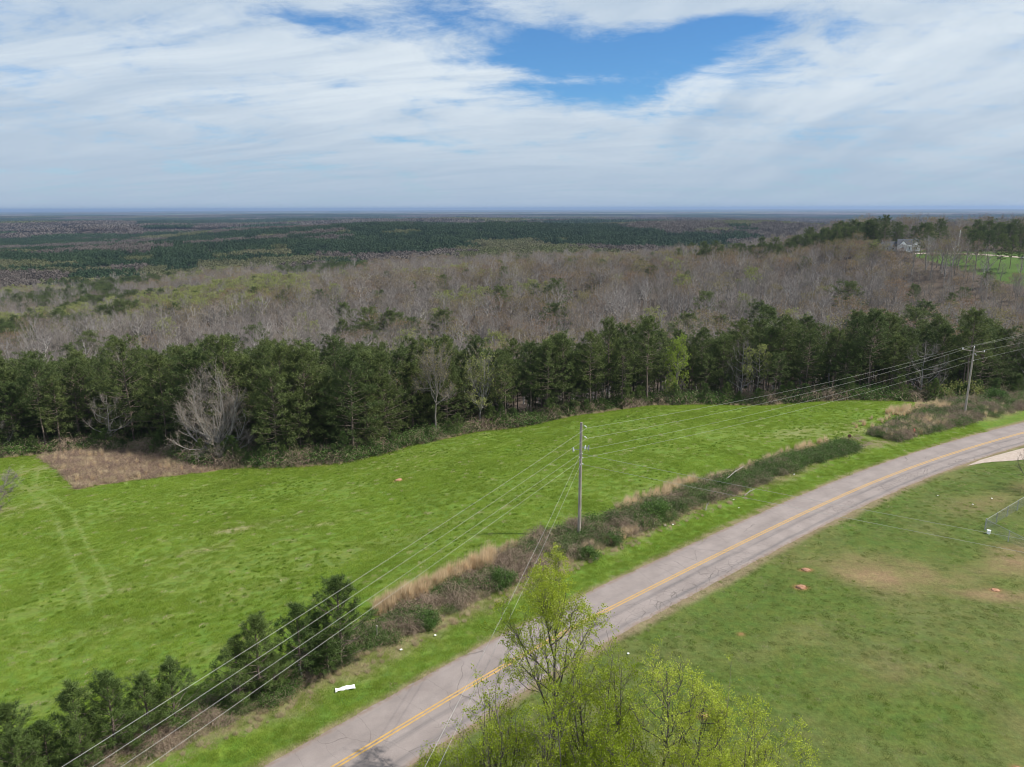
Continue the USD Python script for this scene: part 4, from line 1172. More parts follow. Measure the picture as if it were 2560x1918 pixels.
# ------------------------------------------------------------------ hedgerow
def bramble(seed, r0, h, n, leafn=0, w=0.022):
    r = np.random.default_rng(seed)
    st, lv = MB(), MB()
    a = r.uniform(0, 6.28, n); q = np.sqrt(r.uniform(0, 1, n)) * r0
    b = np.column_stack([np.cos(a) * q, np.sin(a) * q, 0 * a])
    pts = []
    for i in range(n):
        d = unit(r.normal(size=3) * [1, 1, 0.3]); top = h * r.uniform(0.45, 1.1) * (1 - 0.35 * (q[i] / r0) ** 2)
        p = np.array([b[i], b[i] + d * 0.25 + [0, 0, top * 0.7], b[i] + d * 0.6 + [0, 0, top], b[i] + d * 1.0 + [0, 0, top * 0.75]])
        for u, v in zip(p[:-1], p[1:]):
            s_ = unit(np.cross(v - u, r.normal(size=3))) * w * 0.5
            st.add([u - s_, u + s_, v + s_ * 0.7, v - s_ * 0.7], [[0, 1, 2, 3]])
        pts.append(p[1:])
    if leafn:
        P = np.vstack(pts)
        i = r.integers(0, len(P), leafn)
        c = P[i] + r.normal(size=(leafn, 3)) * [0.22, 0.22, 0.16]
        c[:, 2] = np.maximum(c[:, 2], 0.08)
        leaves(lv, c, r.normal(size=c.shape) + [0, 0, 0.3], 0.12 * r.uniform(0.7, 1.3, leafn), 0.09 * r.uniform(0.7, 1.3, leafn), r)
    return st.get(), (lv.get() if leafn else None)


def tuft(seed, r0, h, n, w, lean=0.35):
    r = np.random.default_rng(seed)
    a = r.uniform(0, 6.28, n); q = np.sqrt(r.uniform(0, 1, n)) * r0
    b = np.column_stack([np.cos(a) * q, np.sin(a) * q, 0 * a - 0.02])
    t = b + np.column_stack([r.normal(size=(n, 2)) * lean * h * 0.5, h * r.uniform(0.5, 1.1, n)])
    mb = MB(); blades(mb, b, t, w * r.uniform(0.7, 1.3, n), r)
    return mb.get()


def along_road(n, t0, t1, s0, s1, seed, side=1):
    """n points beside the road; t measured along it."""
    r = np.random.default_rng(seed)
    t, s = r.uniform(t0, t1, n), r.uniform(s0, s1, n)
    p = np.stack([np.interp(t, RT, RP[:, k]) + s * np.interp(t, RT, RN[:, k]) for k in (0, 1)], 1)
    return p[:, 0], p[:, 1], t, s


def t_at(x, y):
    return float(road_s(np.array([x]), np.array([y]))[1][0])


brown = [bramble(401, 0.9, 1.15, 190), bramble(402, 0.8, 1.35, 170)]
green = [bramble(403, 0.9, 1.05, 80, 1000), bramble(404, 0.85, 1.25, 70, 1100)]
weedy = [bramble(405, 0.7, 0.9, 120, 160), ]
SRC = [('brown_bramble', [('stems', brown[0][0], BRAMBLE, False)]), ('brown_bramble_b', [('stems', brown[1][0], BRAMBLE, False)]),
       ('green_bramble', [('stems', green[0][0], BRAMBLE, False), ('leaves', green[0][1], SHRUB_LEAF, False)]), ('green_bramble_b', [('stems', green[1][0], BRAMBLE, False), ('leaves', green[1][1], SHRUB_LEAF, False)]),
       ('weed_bramble', [('stems', weedy[0][0], BRAMBLE, False), ('leaves', weedy[0][1], SHRUB_LEAF, False)]),
       ('dry_weeds', [('blades', tuft(406, 0.5, 0.8, 130, 0.022, 0.8), STRAW_PALE, False)])]
tA, tB, tC = t_at(-28, 33), t_at(44, 90), t_at(49, 95)
X, Y, Tt, S = along_road(900, tA, tB, 7.4, 11.6, 41)
w = np.interp(X, [-30, -12, -8, -2, 1, 6, 9, 13, 24, 34, 43], [10.6, 10.6, 11.0, 11.3, 12.4, 12.8, 12.2, 11.2, 10.6, 10.2, 9.4])
S = 7.6 + (S - 7.4) / 4.2 * (w - 7.6)
X, Y = [np.interp(Tt, RT, RP[:, k]) + S * np.interp(Tt, RT, RN[:, k]) for k in (0, 1)]
r_ = np.random.default_rng(42)
ug = r_.uniform(size=len(X)) + 1.6 * fbm2(X, Y, 5, 3, 44)
gfrac = np.interp(X, [-30, -12, -4, 4, 8, 14, 20, 26, 40, 43], [0.5, 0.45, 0.15, 0.10, 0.35, 0.6, 0.35, 0.85, 0.9, 0.6])
kind = np.where(ug < gfrac, 2 + r_.integers(0, 2, len(X)), np.where(r_.uniform(size=len(X)) < 0.2, 4, r_.integers(0, 2, len(X))))
kind = np.where((S < 8.3) & (r_.uniform(size=len(X)) < 0.45) & (X < 22), 5, kind)
sc = r_.uniform(0.42, 0.95, len(X)) * np.where(X < -9, 0.7, 1.0)
# second stretch past the field entrance, widening to the wood
X2, Y2, T2, S2 = along_road(760, tC, tC + 62, 6.4, 16.0, 43)
S2 = 6.4 + (S2 - 6.4) / 9.6 * np.interp(X2, [48, 56, 70, 90], [3.5, 6.5, 9.5, 15])
X2, Y2 = [np.interp(T2, RT, RP[:, k]) + S2 * np.interp(T2, RT, RN[:, k]) for k in (0, 1)]
k2 = np.where(r_.uniform(size=len(X2)) + 1.5 * fbm2(X2, Y2, 6, 3, 45) < 0.42, np.where(r_.uniform(size=len(X2)) < 0.5, 2, 4), np.where(r_.uniform(size=len(X2)) < 0.35, 5, r_.integers(0, 2, len(X2))))
sc2 = r_.uniform(0.5, 0.95, len(X2))
ok2 = (Y2 < edge_y(X2) + 2)
scatter('hedgerow_brambles', SRC, np.concatenate([kind, k2[ok2]]), np.column_stack([np.concatenate([X, X2[ok2]]), np.concatenate([Y, Y2[ok2]]), height(np.concatenate([X, X2[ok2]]), np.concatenate([Y, Y2[ok2]])) - 0.05]),
        r_.uniform(0, 360, len(X) + ok2.sum()), np.concatenate([sc, sc2[ok2]]), label='tangled brown and green brambles along the field side of the road', cat='brambles')
ux = r_.uniform(-95, 110, 1500); uy = edge_y(ux) + 0.3 + 26 * r_.uniform(0, 1, 1500) ** 1.5
scatter('wood_undergrowth', SRC, np.where(r_.uniform(size=1500) < 0.5, r_.integers(2, 4, 1500), r_.integers(0, 2, 1500)), np.column_stack([ux, uy, height(ux, uy) - 0.1]), r_.uniform(0, 360, 1500), r_.uniform(0.9, 2.0, 1500), label='dark undergrowth below the pines of the wood', cat='undergrowth')
# tall dry grass behind the brambles and in clumps
dry = [('dry_grass', [('blades', tuft(411, 0.20, 1.6, 130, 0.022, 0.22), STRAW, False)]), ('dry_grass_b', [('blades', tuft(412, 0.24, 1.3, 130, 0.022, 0.28), STRAW, False)]),
       ('pale_grass', [('blades', tuft(413, 0.40, 0.8, 150, 0.020, 0.6), STRAW_PALE, False)])]
gx, gy, gk, gs = [], [], [], []


def tufts_at(x, y, k, s):
    gx.extend(x); gy.extend(y); gk.extend(k); gs.extend(s)


a = along_road(280, t_at(-10.6, 50.5), t_at(-2.3, 59.5), 11.0, 12.3, 51); tufts_at(a[0], a[1], r_.integers(0, 2, 280), r_.uniform(0.6, 1.15, 280) * (1 + 0.9 * fbm2(a[0], a[1], 2.0, 2, 46)))
a = along_road(60, t_at(-2.0, 59.5), t_at(1.0, 64), 12.0, 13.4, 52); tufts_at(a[0], a[1], r_.integers(1, 3, 60), r_.uniform(0.5, 0.8, 60))
a = along_road(120, t_at(9, 72), t_at(20, 78), 11.3, 13.2, 53); tufts_at(a[0], a[1], r_.integers(0, 3, 120), r_.uniform(0.55, 0.95, 120))
a = along_road(170, t_at(20, 78), t_at(42, 92), 10.2, 12.0, 54); tufts_at(a[0], a[1], r_.integers(1, 3, 170), r_.uniform(0.45, 0.9, 170))
a = along_road(140, t_at(49, 96), t_at(80, 118), 6.6, 15, 60); tufts_at(a[0], a[1], r_.integers(1, 3, 140), r_.uniform(0.5, 0.9, 140))
a = along_road(90, t_at(7, 58.5), t_at(16, 67), 7.5, 8.6, 55); tufts_at(a[0], a[1], r_.integers(1, 3, 90), r_.uniform(0.5, 0.8, 90))
a = along_road(330, t_at(-26, 33), t_at(24, 77), 6.0, 8.0, 56); tufts_at(a[0], a[1], np.full(330, 2), r_.uniform(0.2, 0.5, 330))
a = along_road(110, t_at(56, 106), t_at(68, 114), 13.0, 16.5, 57); tufts_at(a[0], a[1], r_.integers(0, 2, 110), r_.uniform(0.6, 1.0, 110))
a = along_road(160, t_at(48, 96), t_at(60, 105), 6.8, 11.0, 58); tufts_at(a[0], a[1], r_.integers(1, 3, 160), r_.uniform(0.6, 1.0, 160))
# the rim of the field below the wood
ex2 = r_.uniform(-84, 66, 420); tufts_at(ex2, edge_y(ex2) - r_.uniform(-0.6, 1.3, 420), np.full(420, 2), r_.uniform(0.35, 0.9, 420))
# the overgrown plot at the left
qx, qy = jitter_grid(-80, -38, 90, 121, 0.78, 59); q = in_poly(qx, qy, PLOT) & (r_.uniform(size=len(qx)) < 0.9)
qx, qy = qx[q], qy[q]; tufts_at(qx, qy, np.where(r_.uniform(size=len(qx)) < 0.12, 1, 2), r_.uniform(0.55, 1.0, len(qx)))
gx, gy = np.array(gx), np.array(gy)
scatter('dry_grass_tufts', dry, gk, np.column_stack([gx, gy, height(gx, gy)]), r_.uniform(0, 360, len(gx)), gs, label='tall tan dry grass along the hedgerow and the field rim', cat='dry grass')
weeds = bramble(420, 0.6, 0.75, 70, 0, 0.016)
q2 = r_.uniform(size=len(qx)) < 0.55
scatter('plot_weeds', [('dry_weeds', [('stems', weeds[0], matte('weed_stems', (0.15, 0.10, 0.08), (0.24, 0.17, 0.13), 1.5, coord='object'), False)])], np.zeros(q2.sum(), int), np.column_stack([qx, qy, height(qx, qy)])[q2], r_.uniform(0, 360, q2.sum()), r_.uniform(0.6, 1.1, q2.sum()),
        label='brown dead weeds covering the plot by the wood', cat='weeds')

# evergreen shrubs one can tell apart
def shrub(seed, w, h, n, size):
    r = np.random.default_rng(seed)
    st, lv = MB(), MB()
    for i in range(10):
        a = r.uniform(0, 6.28); e = np.array([math.cos(a) * w * r.uniform(.3, .9), math.sin(a) * w * r.uniform(.3, .9), h * r.uniform(0.6, 0.95)])
        st.tube([[0, 0, -0.1], e * [0.35, 0.35, 0.5], e], [0.03, 0.02, 0.008], 4)
    nc = 26
    cc = unit(r.normal(size=(nc, 3))); cc[:, 2] = np.abs(cc[:, 2]) * 0.9
    cc = cc * r.uniform(0.45, 1.0, (nc, 1)) * [w, w, h * 0.75] + [0, 0, h * 0.18]
    i = r.integers(0, nc, n)
    c = cc[i] + r.normal(size=(n, 3)) * [w * 0.18, w * 0.18, h * 0.13]
    c[:, 2] = np.maximum(c[:, 2], 0.05)
    leaves(lv, c, r.normal(size=(n, 3)) + [0, 0, 0.4], size * r.uniform(.7, 1.3, n), size * .7 * r.uniform(.7, 1.3, n), r)
    return st.get(), lv.get()


SH = []
for q, (w_, h_, n_) in enumerate(((1.15, 1.7, 3200), (1.4, 1.5, 3600))):
    s_ = shrub(430 + q, w_, h_, n_, 0.11)
    p = kind_prim('shrub_kind' + ('', '_b')[q]); part(p, 'stems', s_[0], DARK_BARK); part(p, 'crown', s_[1], SHRUB_LEAF); SH.append(p)
for i, (x, y, s, lab) in enumerate([(-0.6, 54.6, 0.95, 'dark evergreen shrub behind the top of the tall light green tree'), (6.7, 59.6, 0.8, 'round evergreen shrub at the foot of the near utility pole'), (14.2, 68.2, 1.25, 'large glossy evergreen shrub in the hedgerow, right of the near pole'),
                                    (12.4, 66.7, 0.8, 'smaller evergreen shrub touching the large glossy one'), (-6.3, 48.6, 0.75, 'low evergreen shrub beside the tallest roadside pine'), (22.9, 75.5, 0.9, 'evergreen shrub beside the fallen pale branch'),
                                    (78.5, 114.8, 1.5, 'big dark green shrub on the bank at the right border'), (9.0, 62.4, 0.75, 'evergreen shrub just right of the near pole base')]):
    copy_of(SH[i % 2], 'evergreen_shrub', (x, y, hz(x, y)), i * 61.0, (s, s, s), lab, 'shrub', 'evergreen shrubs in the hedgerow')
# green leafy understorey at the right end of the wood
for x, y, s, lab in ((74.5, 125.0, 1.9, 'yellow-green bush at the wood edge behind the far utility pole'), (79.5, 125.5, 2.2, 'tall yellow-green bush at the wood edge, right of the far utility pole')):
    o = thing('leafy_bush', (x, y, hz(x, y)), 30, (s, s, s * 1.2), lab, 'bush')
    s_ = shrub(437, 1.2, 1.6, 3000, 0.13); part(o, 'stems', s_[0], DARK_BARK); part(o, 'crown', s_[1], LIME_DULL)

# ------------------------------------------------------------------ grass
def grass(name, x, y, src, k, sc, label, seed):
    r = np.random.default_rng(seed)
    scatter(name, src, k, np.column_stack([x, y, height(x, y) - 0.01]), r.uniform(0, 360, len(x)), sc, label=label, cat='grass')


gr = np.random.default_rng(8)
fx, fy = jitter_grid(-88, 66, 26, 132, 0.56, 61)
zf, sf, tf, rf = zones(fx, fy)
inview = np.abs(np.arctan2(fx, fy)) < 0.68
fieldk = inview & (zf == 1)
pale = spots(fx, fy, PALE); trk = np.minimum(to_line(fx, fy, TRACKS[0]), to_line(fx, fy, TRACKS[1]))
fieldk &= (gr.uniform(size=len(fx)) > pale * 1.3) & (gr.uniform(size=len(fx)) > np.exp(-(trk / 0.25) ** 2) * 0.6) & (gr.uniform(size=len(fx)) < 0.80 + 1.5 * fbm2(fx, fy, 7, 3, 63))
x, y = fx[fieldk], fy[fieldk]
FG = [('grass_clump', [('blades', tuft(441, 0.75, 0.24, 210, 0.028, 0.9), BLADE, False)]), ('grass_clump_b', [('blades', tuft(442, 0.65, 0.28, 170, 0.028, 0.8), BLADE, False)]), ('dry_clump', [('blades', tuft(443, 0.5, 0.22, 90, 0.022, 1.0), STRAW_PALE, False)])]
grass('field_grass', x, y, FG, np.where(gr.uniform(size=len(x)) < 0.05, 2, gr.integers(0, 2, len(x))), gr.uniform(0.45, 0.8, len(x)) * (1 + 0.7 * fbm2(x, y, 4, 2, 64)) * np.clip(trk[fieldk] / 0.5, 0.5, 1), 'fresh green grass covering the field', 62)
dk = inview & (zf == 1) & (gr.uniform(size=len(fx)) < 0.13 + 1.7 * fbm2(fx, fy, 6, 3, 71)) & (trk > 0.5)
x, y = fx[dk] + gr.uniform(-.3, .3, dk.sum()), fy[dk] + gr.uniform(-.3, .3, dk.sum())
CLUMP = foliage('dark_grass_clump', [(0.150, 0.245, 0.028), (0.200, 0.285, 0.038)], 0.55, 0.45, 0.2, 0.5)
grass('grass_clumps', x, y, [('dark_clump', [('blades', tuft(445, 0.20, 0.32, 70, 0.026, 0.8), CLUMP, False)])], np.zeros(len(x), int), gr.uniform(0.35, 0.95, len(x)), 'darker ungrazed tufts dotted over the field', 72)
vk = inview & (zf == 3) & (sf > 3.05) & (sf < 8.5) & (gr.uniform(size=len(fx)) < 0.95)
x, y, s = fx[vk], fy[vk], sf[vk]
grass('verge_grass', x, y, [FG[0], FG[2]], np.where(gr.uniform(size=len(x)) < smooth(5.2, 7.6, s) * 0.6 + 0.04, 1, 0), gr.uniform(0.4, 0.75, len(x)), 'bright green grass on the verge between road and hedgerow', 65)
lx, ly = jitter_grid(-14, 66, 22, 92, 0.55, 66)
zl, sl, _, _ = zones(lx, ly)
lk = (zl == 2) & (sl < -3.0) & (np.abs(np.arctan2(lx, ly)) < 0.66)
lk &= (gr.uniform(size=len(lx)) > 1.15 * spots(lx, ly, STRAWY)) & (gr.uniform(size=len(lx)) < 0.78 + 1.6 * fbm2(lx, ly, 4.5, 3, 67))
from shapely.geometry import Point, Polygon
_apr = np.array([(47.0, 77.4), (54.0, 81.9), (57.0, 83.2), (60.5, 83.9), (62, 84), (69, 79), (80, 80), (80, 95), (60, 92)])
lk &= ~in_poly(lx, ly, _apr)
x, y = lx[lk], ly[lk]
LG = [('lawn_clump', [('blades', tuft(451, 0.5, 0.10, 170, 0.020, 1.2), BLADE_LAWN, False)]), ('lawn_clump_b', [('blades', tuft(452, 0.4, 0.15, 130, 0.020, 1.0), BLADE_LAWN, False)]), ('dry_clump', [('blades', tuft(453, 0.45, 0.09, 120, 0.018, 1.3), STRAW_PALE, False)])]
grass('lawn_grass', x, y, LG, np.where(gr.uniform(size=len(x)) < 0.16 + 0.5 * spots(x, y, STRAWY), 2, gr.integers(0, 2, len(x))), gr.uniform(0.4, 0.9, len(x)), 'uneven mown grass of the yard', 68)
dk = lk & (gr.uniform(size=len(lx)) < 0.16 + 1.4 * fbm2(lx, ly, 3.5, 3, 73))
x, y = lx[dk] + gr.uniform(-.25, .25, dk.sum()), ly[dk] + gr.uniform(-.25, .25, dk.sum())
grass('lawn_clumps', x, y, [('dark_clump', [('blades', tuft(446, 0.16, 0.13, 60, 0.018, 1.0), CLUMP, False)]), ('dry_clump', [('blades', tuft(447, 0.18, 0.08, 60, 0.016, 1.3), STRAW_PALE, False)])], gr.integers(0, 2, len(x)), gr.uniform(0.6, 1.2, len(x)), 'darker and drier tufts in the lawn of the yard', 74)

# ------------------------------------------------------------------ poles and wires
WOODPOLE = matte('weathered_pole', (0.16, 0.135, 0.11), (0.33, 0.30, 0.265), 2.2, 0.9, stretch=(4, 4, 0.35))
PORCELAIN = matte('grey_porcelain', (0.62, 0.64, 0.66), (0.74, 0.75, 0.76), 3.0, 0.35)
STEEL = matte('galvanised_steel', (0.20, 0.205, 0.21), (0.28, 0.285, 0.29), 4.0, 0.6)
WIRE = matte('bare_aluminium_wire', (0.36, 0.36, 0.34), (0.42, 0.42, 0.40), 0.5, 0.5)
CABLE = matte('grey_cable', (0.34, 0.34, 0.33), (0.42, 0.42, 0.41), 0.5, 0.6)


def lathe(profile, sides=14):
    p = np.array(profile, float)
    th = np.arange(sides) * 2 * math.pi / sides
    v = np.stack([p[:, 0, None] * np.cos(th), p[:, 0, None] * np.sin(th), np.repeat(p[:, 1, None], sides, 1)], -1).reshape(-1, 3)
    i = np.arange(len(p) - 1)[:, None] * sides; k = np.arange(sides)[None]; k2 = (k + 1) % sides
    return v, np.stack([i + k, i + k2, i + sides + k2, i + sides + k], -1).reshape(-1, 4)


def pole_mesh(h, r0, r1):
    z = np.array([-0.4, 0, h * 0.3, h * 0.6, h - 0.03, h, h])
    r = np.interp(z, [0, h], [r0, r1]); r[-2] = r1 * 0.92; r[-1] = 0.002
    return lathe(np.column_stack([r, z]), 12)


def insulator(l=0.34, r=0.065):
    prof = [(0.001, 0), (0.02, 0.0)]
    for i in range(4):
        z = 0.03 + i * l / 4.4
        prof += [(r * 0.45, z), (r, z + 0.03), (r * 0.95, z + 0.045), (r * 0.45, z + 0.055)]
    prof += [(0.03, l), (0.001, l + 0.01)]
    return lathe(prof, 10)


def turned(m, direction, at):
    """A mesh along +z turned to point in a direction."""
    v, f = m
    d = unit(np.asarray(direction, float)); a = np.cross([0, 0, 1.0], d); s = np.linalg.norm(a); c = d[2]
    if s > 1e-6:
        a /= s
        K = np.array([[0, -a[2], a[1]], [a[2], 0, -a[0]], [-a[1], a[0], 0]])
        R = np.eye(3) + s * K + (1 - c) * K @ K
        v = v @ R.T
    return v + np.asarray(at, float), f


def sag(a, b, drop, n=24):
    a, b = np.array(a, float), np.array(b, float)
    t = np.linspace(0, 1, n)[:, None]
    p = a + (b - a) * t
    p[:, 2] -= drop * 4 * (t * (1 - t))[:, 0]
    return p


P1 = np.array([6.25, 63.75, 0.0]); P1[2] = hz(*P1[:2])
P2 = np.array([67.35, 105.3, 0.0]); P2[2] = hz(*P2[:2])
near_pole = thing('utility_pole', P1, 0, None, 'weathered wooden utility pole standing in the brambles of the hedgerow, nearest the camera', 'utility pole', None)
part(near_pole, 'post', pole_mesh(11.15, 0.165, 0.115), WOODPOLE, 40)
for q, z in enumerate((10.95, 9.95, 8.92)):
    mb = MB(); mb.tube([[0.10, 0, z], [0.30, 0, z - 0.12]], 0.018, 6, True)
    b = part(near_pole, 'bracket', mb.get(), STEEL)
    part(b, 'insulator', turned(insulator(0.26, 0.06), (0.75, 0, -0.55), (0.28, 0, z - 0.11)), PORCELAIN, 40)
# two cut-outs on arms: one on each side
for sx, z, n in ((-1, 8.55, 1), (1, 8.72, 2)):
    arm = MB(); arm.tube([[sx * 0.1, 0, z], [sx * 0.62, -0.05, z + 0.05]], 0.03, 6, True)
    a_ = part(near_pole, 'cutout_arm', arm.get(), STEEL)
    for j in range(n):
        x = sx * (0.62 - 0.28 * j)
        m = turned(insulator(0.40, 0.07), (sx * 0.25, 0.1, 1), (x, -0.08, z - 0.12))
        part(a_, 'insulator', m, PORCELAIN, 40)
    tb = MB(); tb.tube([[sx * 0.70, -0.1, z - 0.2], [sx * 0.72, -0.1, z + 0.28]], 0.045, 7, True)
    part(a_, 'fuse_tube', tb.get(), STEEL, 40)
mb = MB(); mb.tube([[0.12, 0, 7.8], [0.24, 0, 7.79]], 0.03, 6, True); part(near_pole, 'neutral_clamp', mb.get(), PORCELAIN)
for x, y, z in ((-0.16, -0.12, 7.85), (-0.02, -0.17, 7.19), (0.25, -0.08, 7.19), (0.16, -0.1, 8.2)):
    mb = MB(); mb.tube([[x * 0.5, y * 0.5, z + 0.03], [x, y, z]], 0.035, 6, True); part(near_pole, 'wire_clamp', mb.get(), PORCELAIN)
mb = MB(); mb.tube([[0.15, -0.02, 1.2], [0.135, -0.03, 5.0], [0.125, -0.03, 8.4]], 0.014, 5); part(near_pole, 'ground_wire', mb.get(), CABLE)

far_pole = thing('utility_pole', P2, 0, None, 'slim wooden utility pole with a crossarm on the right-hand bank', 'utility pole', None)
part(far_pole, 'post', pole_mesh(10.15, 0.15, 0.105), WOODPOLE, 40)
dirp = unit(np.array([0.55, -0.84, 0]))
arm = MB(); arm.tube([[-1.25, 0.75, 9.72], [1.2, -0.72, 9.6]], 0.06, 4, True); ar = part(far_pole, 'crossarm', arm.get(), WOODPOLE)
for p in ((-1.2, 0.72, 9.76), (1.12, -0.66, 9.63)):
    part(ar, 'insulator', turned(insulator(0.22, 0.07), (0, 0, 1), p), PORCELAIN, 40)
part(far_pole, 'insulator', turned(insulator(0.22, 0.07), (0, 0, 1), (0, 0, 10.13)), PORCELAIN, 40)
part(far_pole, 'lightning_arrester', turned(insulator(0.42, 0.085), (0.5, -0.3, -1), (0.14, -0.1, 9.35)), DARK_STEEL if 'DARK_STEEL' in globals() else STEEL, 40)
mb = MB(); mb.tube([[0.1, 0, 8.22], [0.22, -0.05, 8.22]], 0.04, 6, True); part(far_pole, 'neutral_clamp', mb.get(), PORCELAIN)

# wires: from past the left lower corner over the near pole to the far pole and on beyond the frame
A = [(6.76, 63.75, 10.66), (6.75, 63.75, 9.66), (6.74, 63.75, 8.62), (6.5, 63.75, 7.8)]
L = [(-16.95, 22.6, 10.0), (-16.45, 23.5, 9.2), (-15.95, 24.5, 8.35), (-15.45, 25.3, 7.6)]
B = [(66.14, 106.0, 9.98), (67.35, 105.3, 10.36), (68.5, 104.6, 9.85), (67.5, 105.25, 8.22)]
C = [(99.5, 132.5, 9.2), (101.0, 131.0, 9.6), (102.5, 129.5, 9.1), (101.0, 131.0, 7.4)]
WHICH = ['top', 'second', 'third', 'lowest']
for q in range(4):
    l2 = np.array(A[q]) + (np.array(L[q]) - A[q]) * 1.75; l2[2] = A[q][2] - 0.1
    left = sag(A[q], l2, 0, 30)
    t = np.linspace(0, 1, 30)
    mid = 1 / 1.75
    need = (A[q][2] + (l2[2] - A[q][2]) * mid) - L[q][2]
    left[:, 2] -= need * (t * (1 - t)) / (mid * (1 - mid))
    pts = np.vstack([left[::-1], sag(A[q], B[q], (0.75, 0.9, 0.85, 0.75)[q], 40)[1:], sag(B[q], C[q], 0.15, 14)[1:]])
    mb = MB(); mb.tube(pts, 0.0075 if q < 3 else 0.007, 5)
    solo('power_wire', mb.get(), WIRE, True, '%s of the four wires strung along the road from pole to pole' % WHICH[q], 'wire', 'wires along the road')
# service drops across the road
D = [((6.05, 63.6, 7.85), (-3.55, 25.2, 8.15), 'left'), ((6.2, 63.55, 7.19), (-3.0, 25.2, 8.15), 'right')]
for a, b, n in D:
    e = np.array(a) + (np.array(b) - a) * 1.5; e[2] = b[2] + 0.4
    p = sag(a, e, 0, 30); t = np.linspace(0, 1, 30); mid = 1 / 1.5
    p[:, 2] -= ((a[2] + (e[2] - a[2]) * mid) - b[2]) * (t * (1 - t)) / (mid * (1 - mid))
    p[:, 2] -= 1.0 * np.sin(np.clip(t / mid, 0, 1) * math.pi) * 0.25
    mb = MB(); mb.tube(p, 0.0075, 5)
    solo('service_wire', mb.get(), WIRE, True, '%s of two wires from the near pole across the road to the bottom border' % n, 'wire', 'service wires from the near pole')
for a, b, s_, n in (((6.4, 63.65, 8.22), (42.2, 56.1, 3.45), 0.15, 'upper'), ((6.5, 63.65, 7.19), (42.4, 56.0, 2.25), 0.1, 'lower')):
    e = np.array(a) + (np.array(b) - a) * 1.35
    mb = MB(); mb.tube(sag(a, e, s_ * 1.5, 30), 0.010, 5)
    solo('service_wire', mb.get(), CABLE, True, '%s one of two thin wires from the near pole across the road towards the fence' % n, 'wire', 'service wires from the near pole')

# ------------------------------------------------------------------ chain-link fence
corner = np.array([45.1, 65.0])
fence = thing('chain_link_fence', (corner[0], corner[1], hz(*corner)), 0, None, 'grey chain-link fence with a corner in the yard at the right border', 'fence')
dA, dB = unit(np.array([7.7, 5.8])), unit(np.array([0.9, -4.2]))
FH = 1.12


def fence_post(p, r=0.03, h=FH):
    mb = MB(); mb.tube([[p[0], p[1], -0.1], [p[0], p[1], h]], r, 8, True); return mb.get()


part(fence, 'corner_post', fence_post((0, 0), 0.045, FH + 0.06), STEEL, 40)
for d, n in ((dA, 5), (dB, 3)):
    for k in range(1, n + 1):
        part(fence, 'post', fence_post(d * 2.6 * k), STEEL, 40)
    mb = MB(); mb.tube([[0, 0, FH - 0.03], [*(d * 2.6 * n), FH - 0.03]], 0.018, 6); part(fence, 'top_rail', mb.get(), STEEL, 40)
    net = MB(); Ln, pitch = 2.6 * n, 0.075
    lines = []
    for k in np.arange(-FH, Ln, pitch):
        for sgn in (1, -1):
            a0, a1 = k, k + FH
            z0, z1 = (0.03, FH - 0.05) if sgn > 0 else (FH - 0.05, 0.03)
            c0, c1 = max(a0, 0), min(a1, Ln)
            if c1 - c0 < 0.03:
                continue
            zz0, zz1 = np.interp([c0, c1], [a0, a1], [z0, z1])
            lines.append(((*(d * c0), zz0), (*(d * c1), zz1)))
    nrm = np.array([-d[1], d[0], 0])
    for a, b in lines:
        a, b = np.array(a), np.array(b); s_ = np.array([0, 0, 1.0]) * 0.0035
        net.add([a - s_, b - s_, b + s_, a + s_], [[0, 1, 2, 3]])
    part(fence, 'wire_net', net.get(), STEEL)
WHITE = matte('white_plastic', (0.74, 0.74, 0.73), (0.80, 0.80, 0.79), 3.0, 0.4)
mb = MB(); mb.add(*lathe([(0.001, 0.0), (0.14, 0.0), (0.175, 0.36), (0.18, 0.37), (0.165, 0.37), (0.15, 0.34), (0.001, 0.33)], 14))
o = thing('bucket', (44.95, 64.2, hz(44.95, 64.2)), 0, None, 'small white bucket by the corner of the chain-link fence', 'bucket')
part(o, 'body', mb.get(), WHITE, 40)
mb = MB(); th = np.linspace(0, math.pi, 9); mb.tube(np.column_stack([0.175 * np.cos(th), 0 * th, 0.36 + 0.10 * np.sin(th)]), 0.006, 4); part(o, 'handle', mb.get(), STEEL)

# ------------------------------------------------------------------ hydrant, posts, litter
RED = matte('red_paint', (0.42, 0.03, 0.035), (0.52, 0.05, 0.05), 3.0, 0.45)
hyd = thing('fire_hydrant', (54.4, 95.3, hz(54.4, 95.3)), 0, None, 'red fire hydrant at the edge of the brambles', 'fire hydrant')
part(hyd, 'barrel', lathe([(0.001, -0.1), (0.16, -0.1), (0.16, 0.04), (0.12, 0.05), (0.12, 0.55), (0.17, 0.57), (0.17, 0.62), (0.12, 0.63)], 16), RED, 40)
part(hyd, 'bonnet', lathe([(0.125, 0.63), (0.14, 0.66), (0.13, 0.74), (0.09, 0.82), (0.035, 0.86), (0.035, 0.92), (0.001, 0.925)], 16), RED, 40)
for d, r in (((0, -1, 0), 0.075), ((1, 0, 0), 0.06), ((-1, 0, 0), 0.06)):
    part(hyd, 'nozzle_cap', turned(lathe([(r, 0.08), (r, 0.19), (r * 0.75, 0.20), (r * 0.3, 0.20), (r * 0.3, 0.25), (0.001, 0.25)], 12), d, (0, 0, 0.46)), RED, 40)

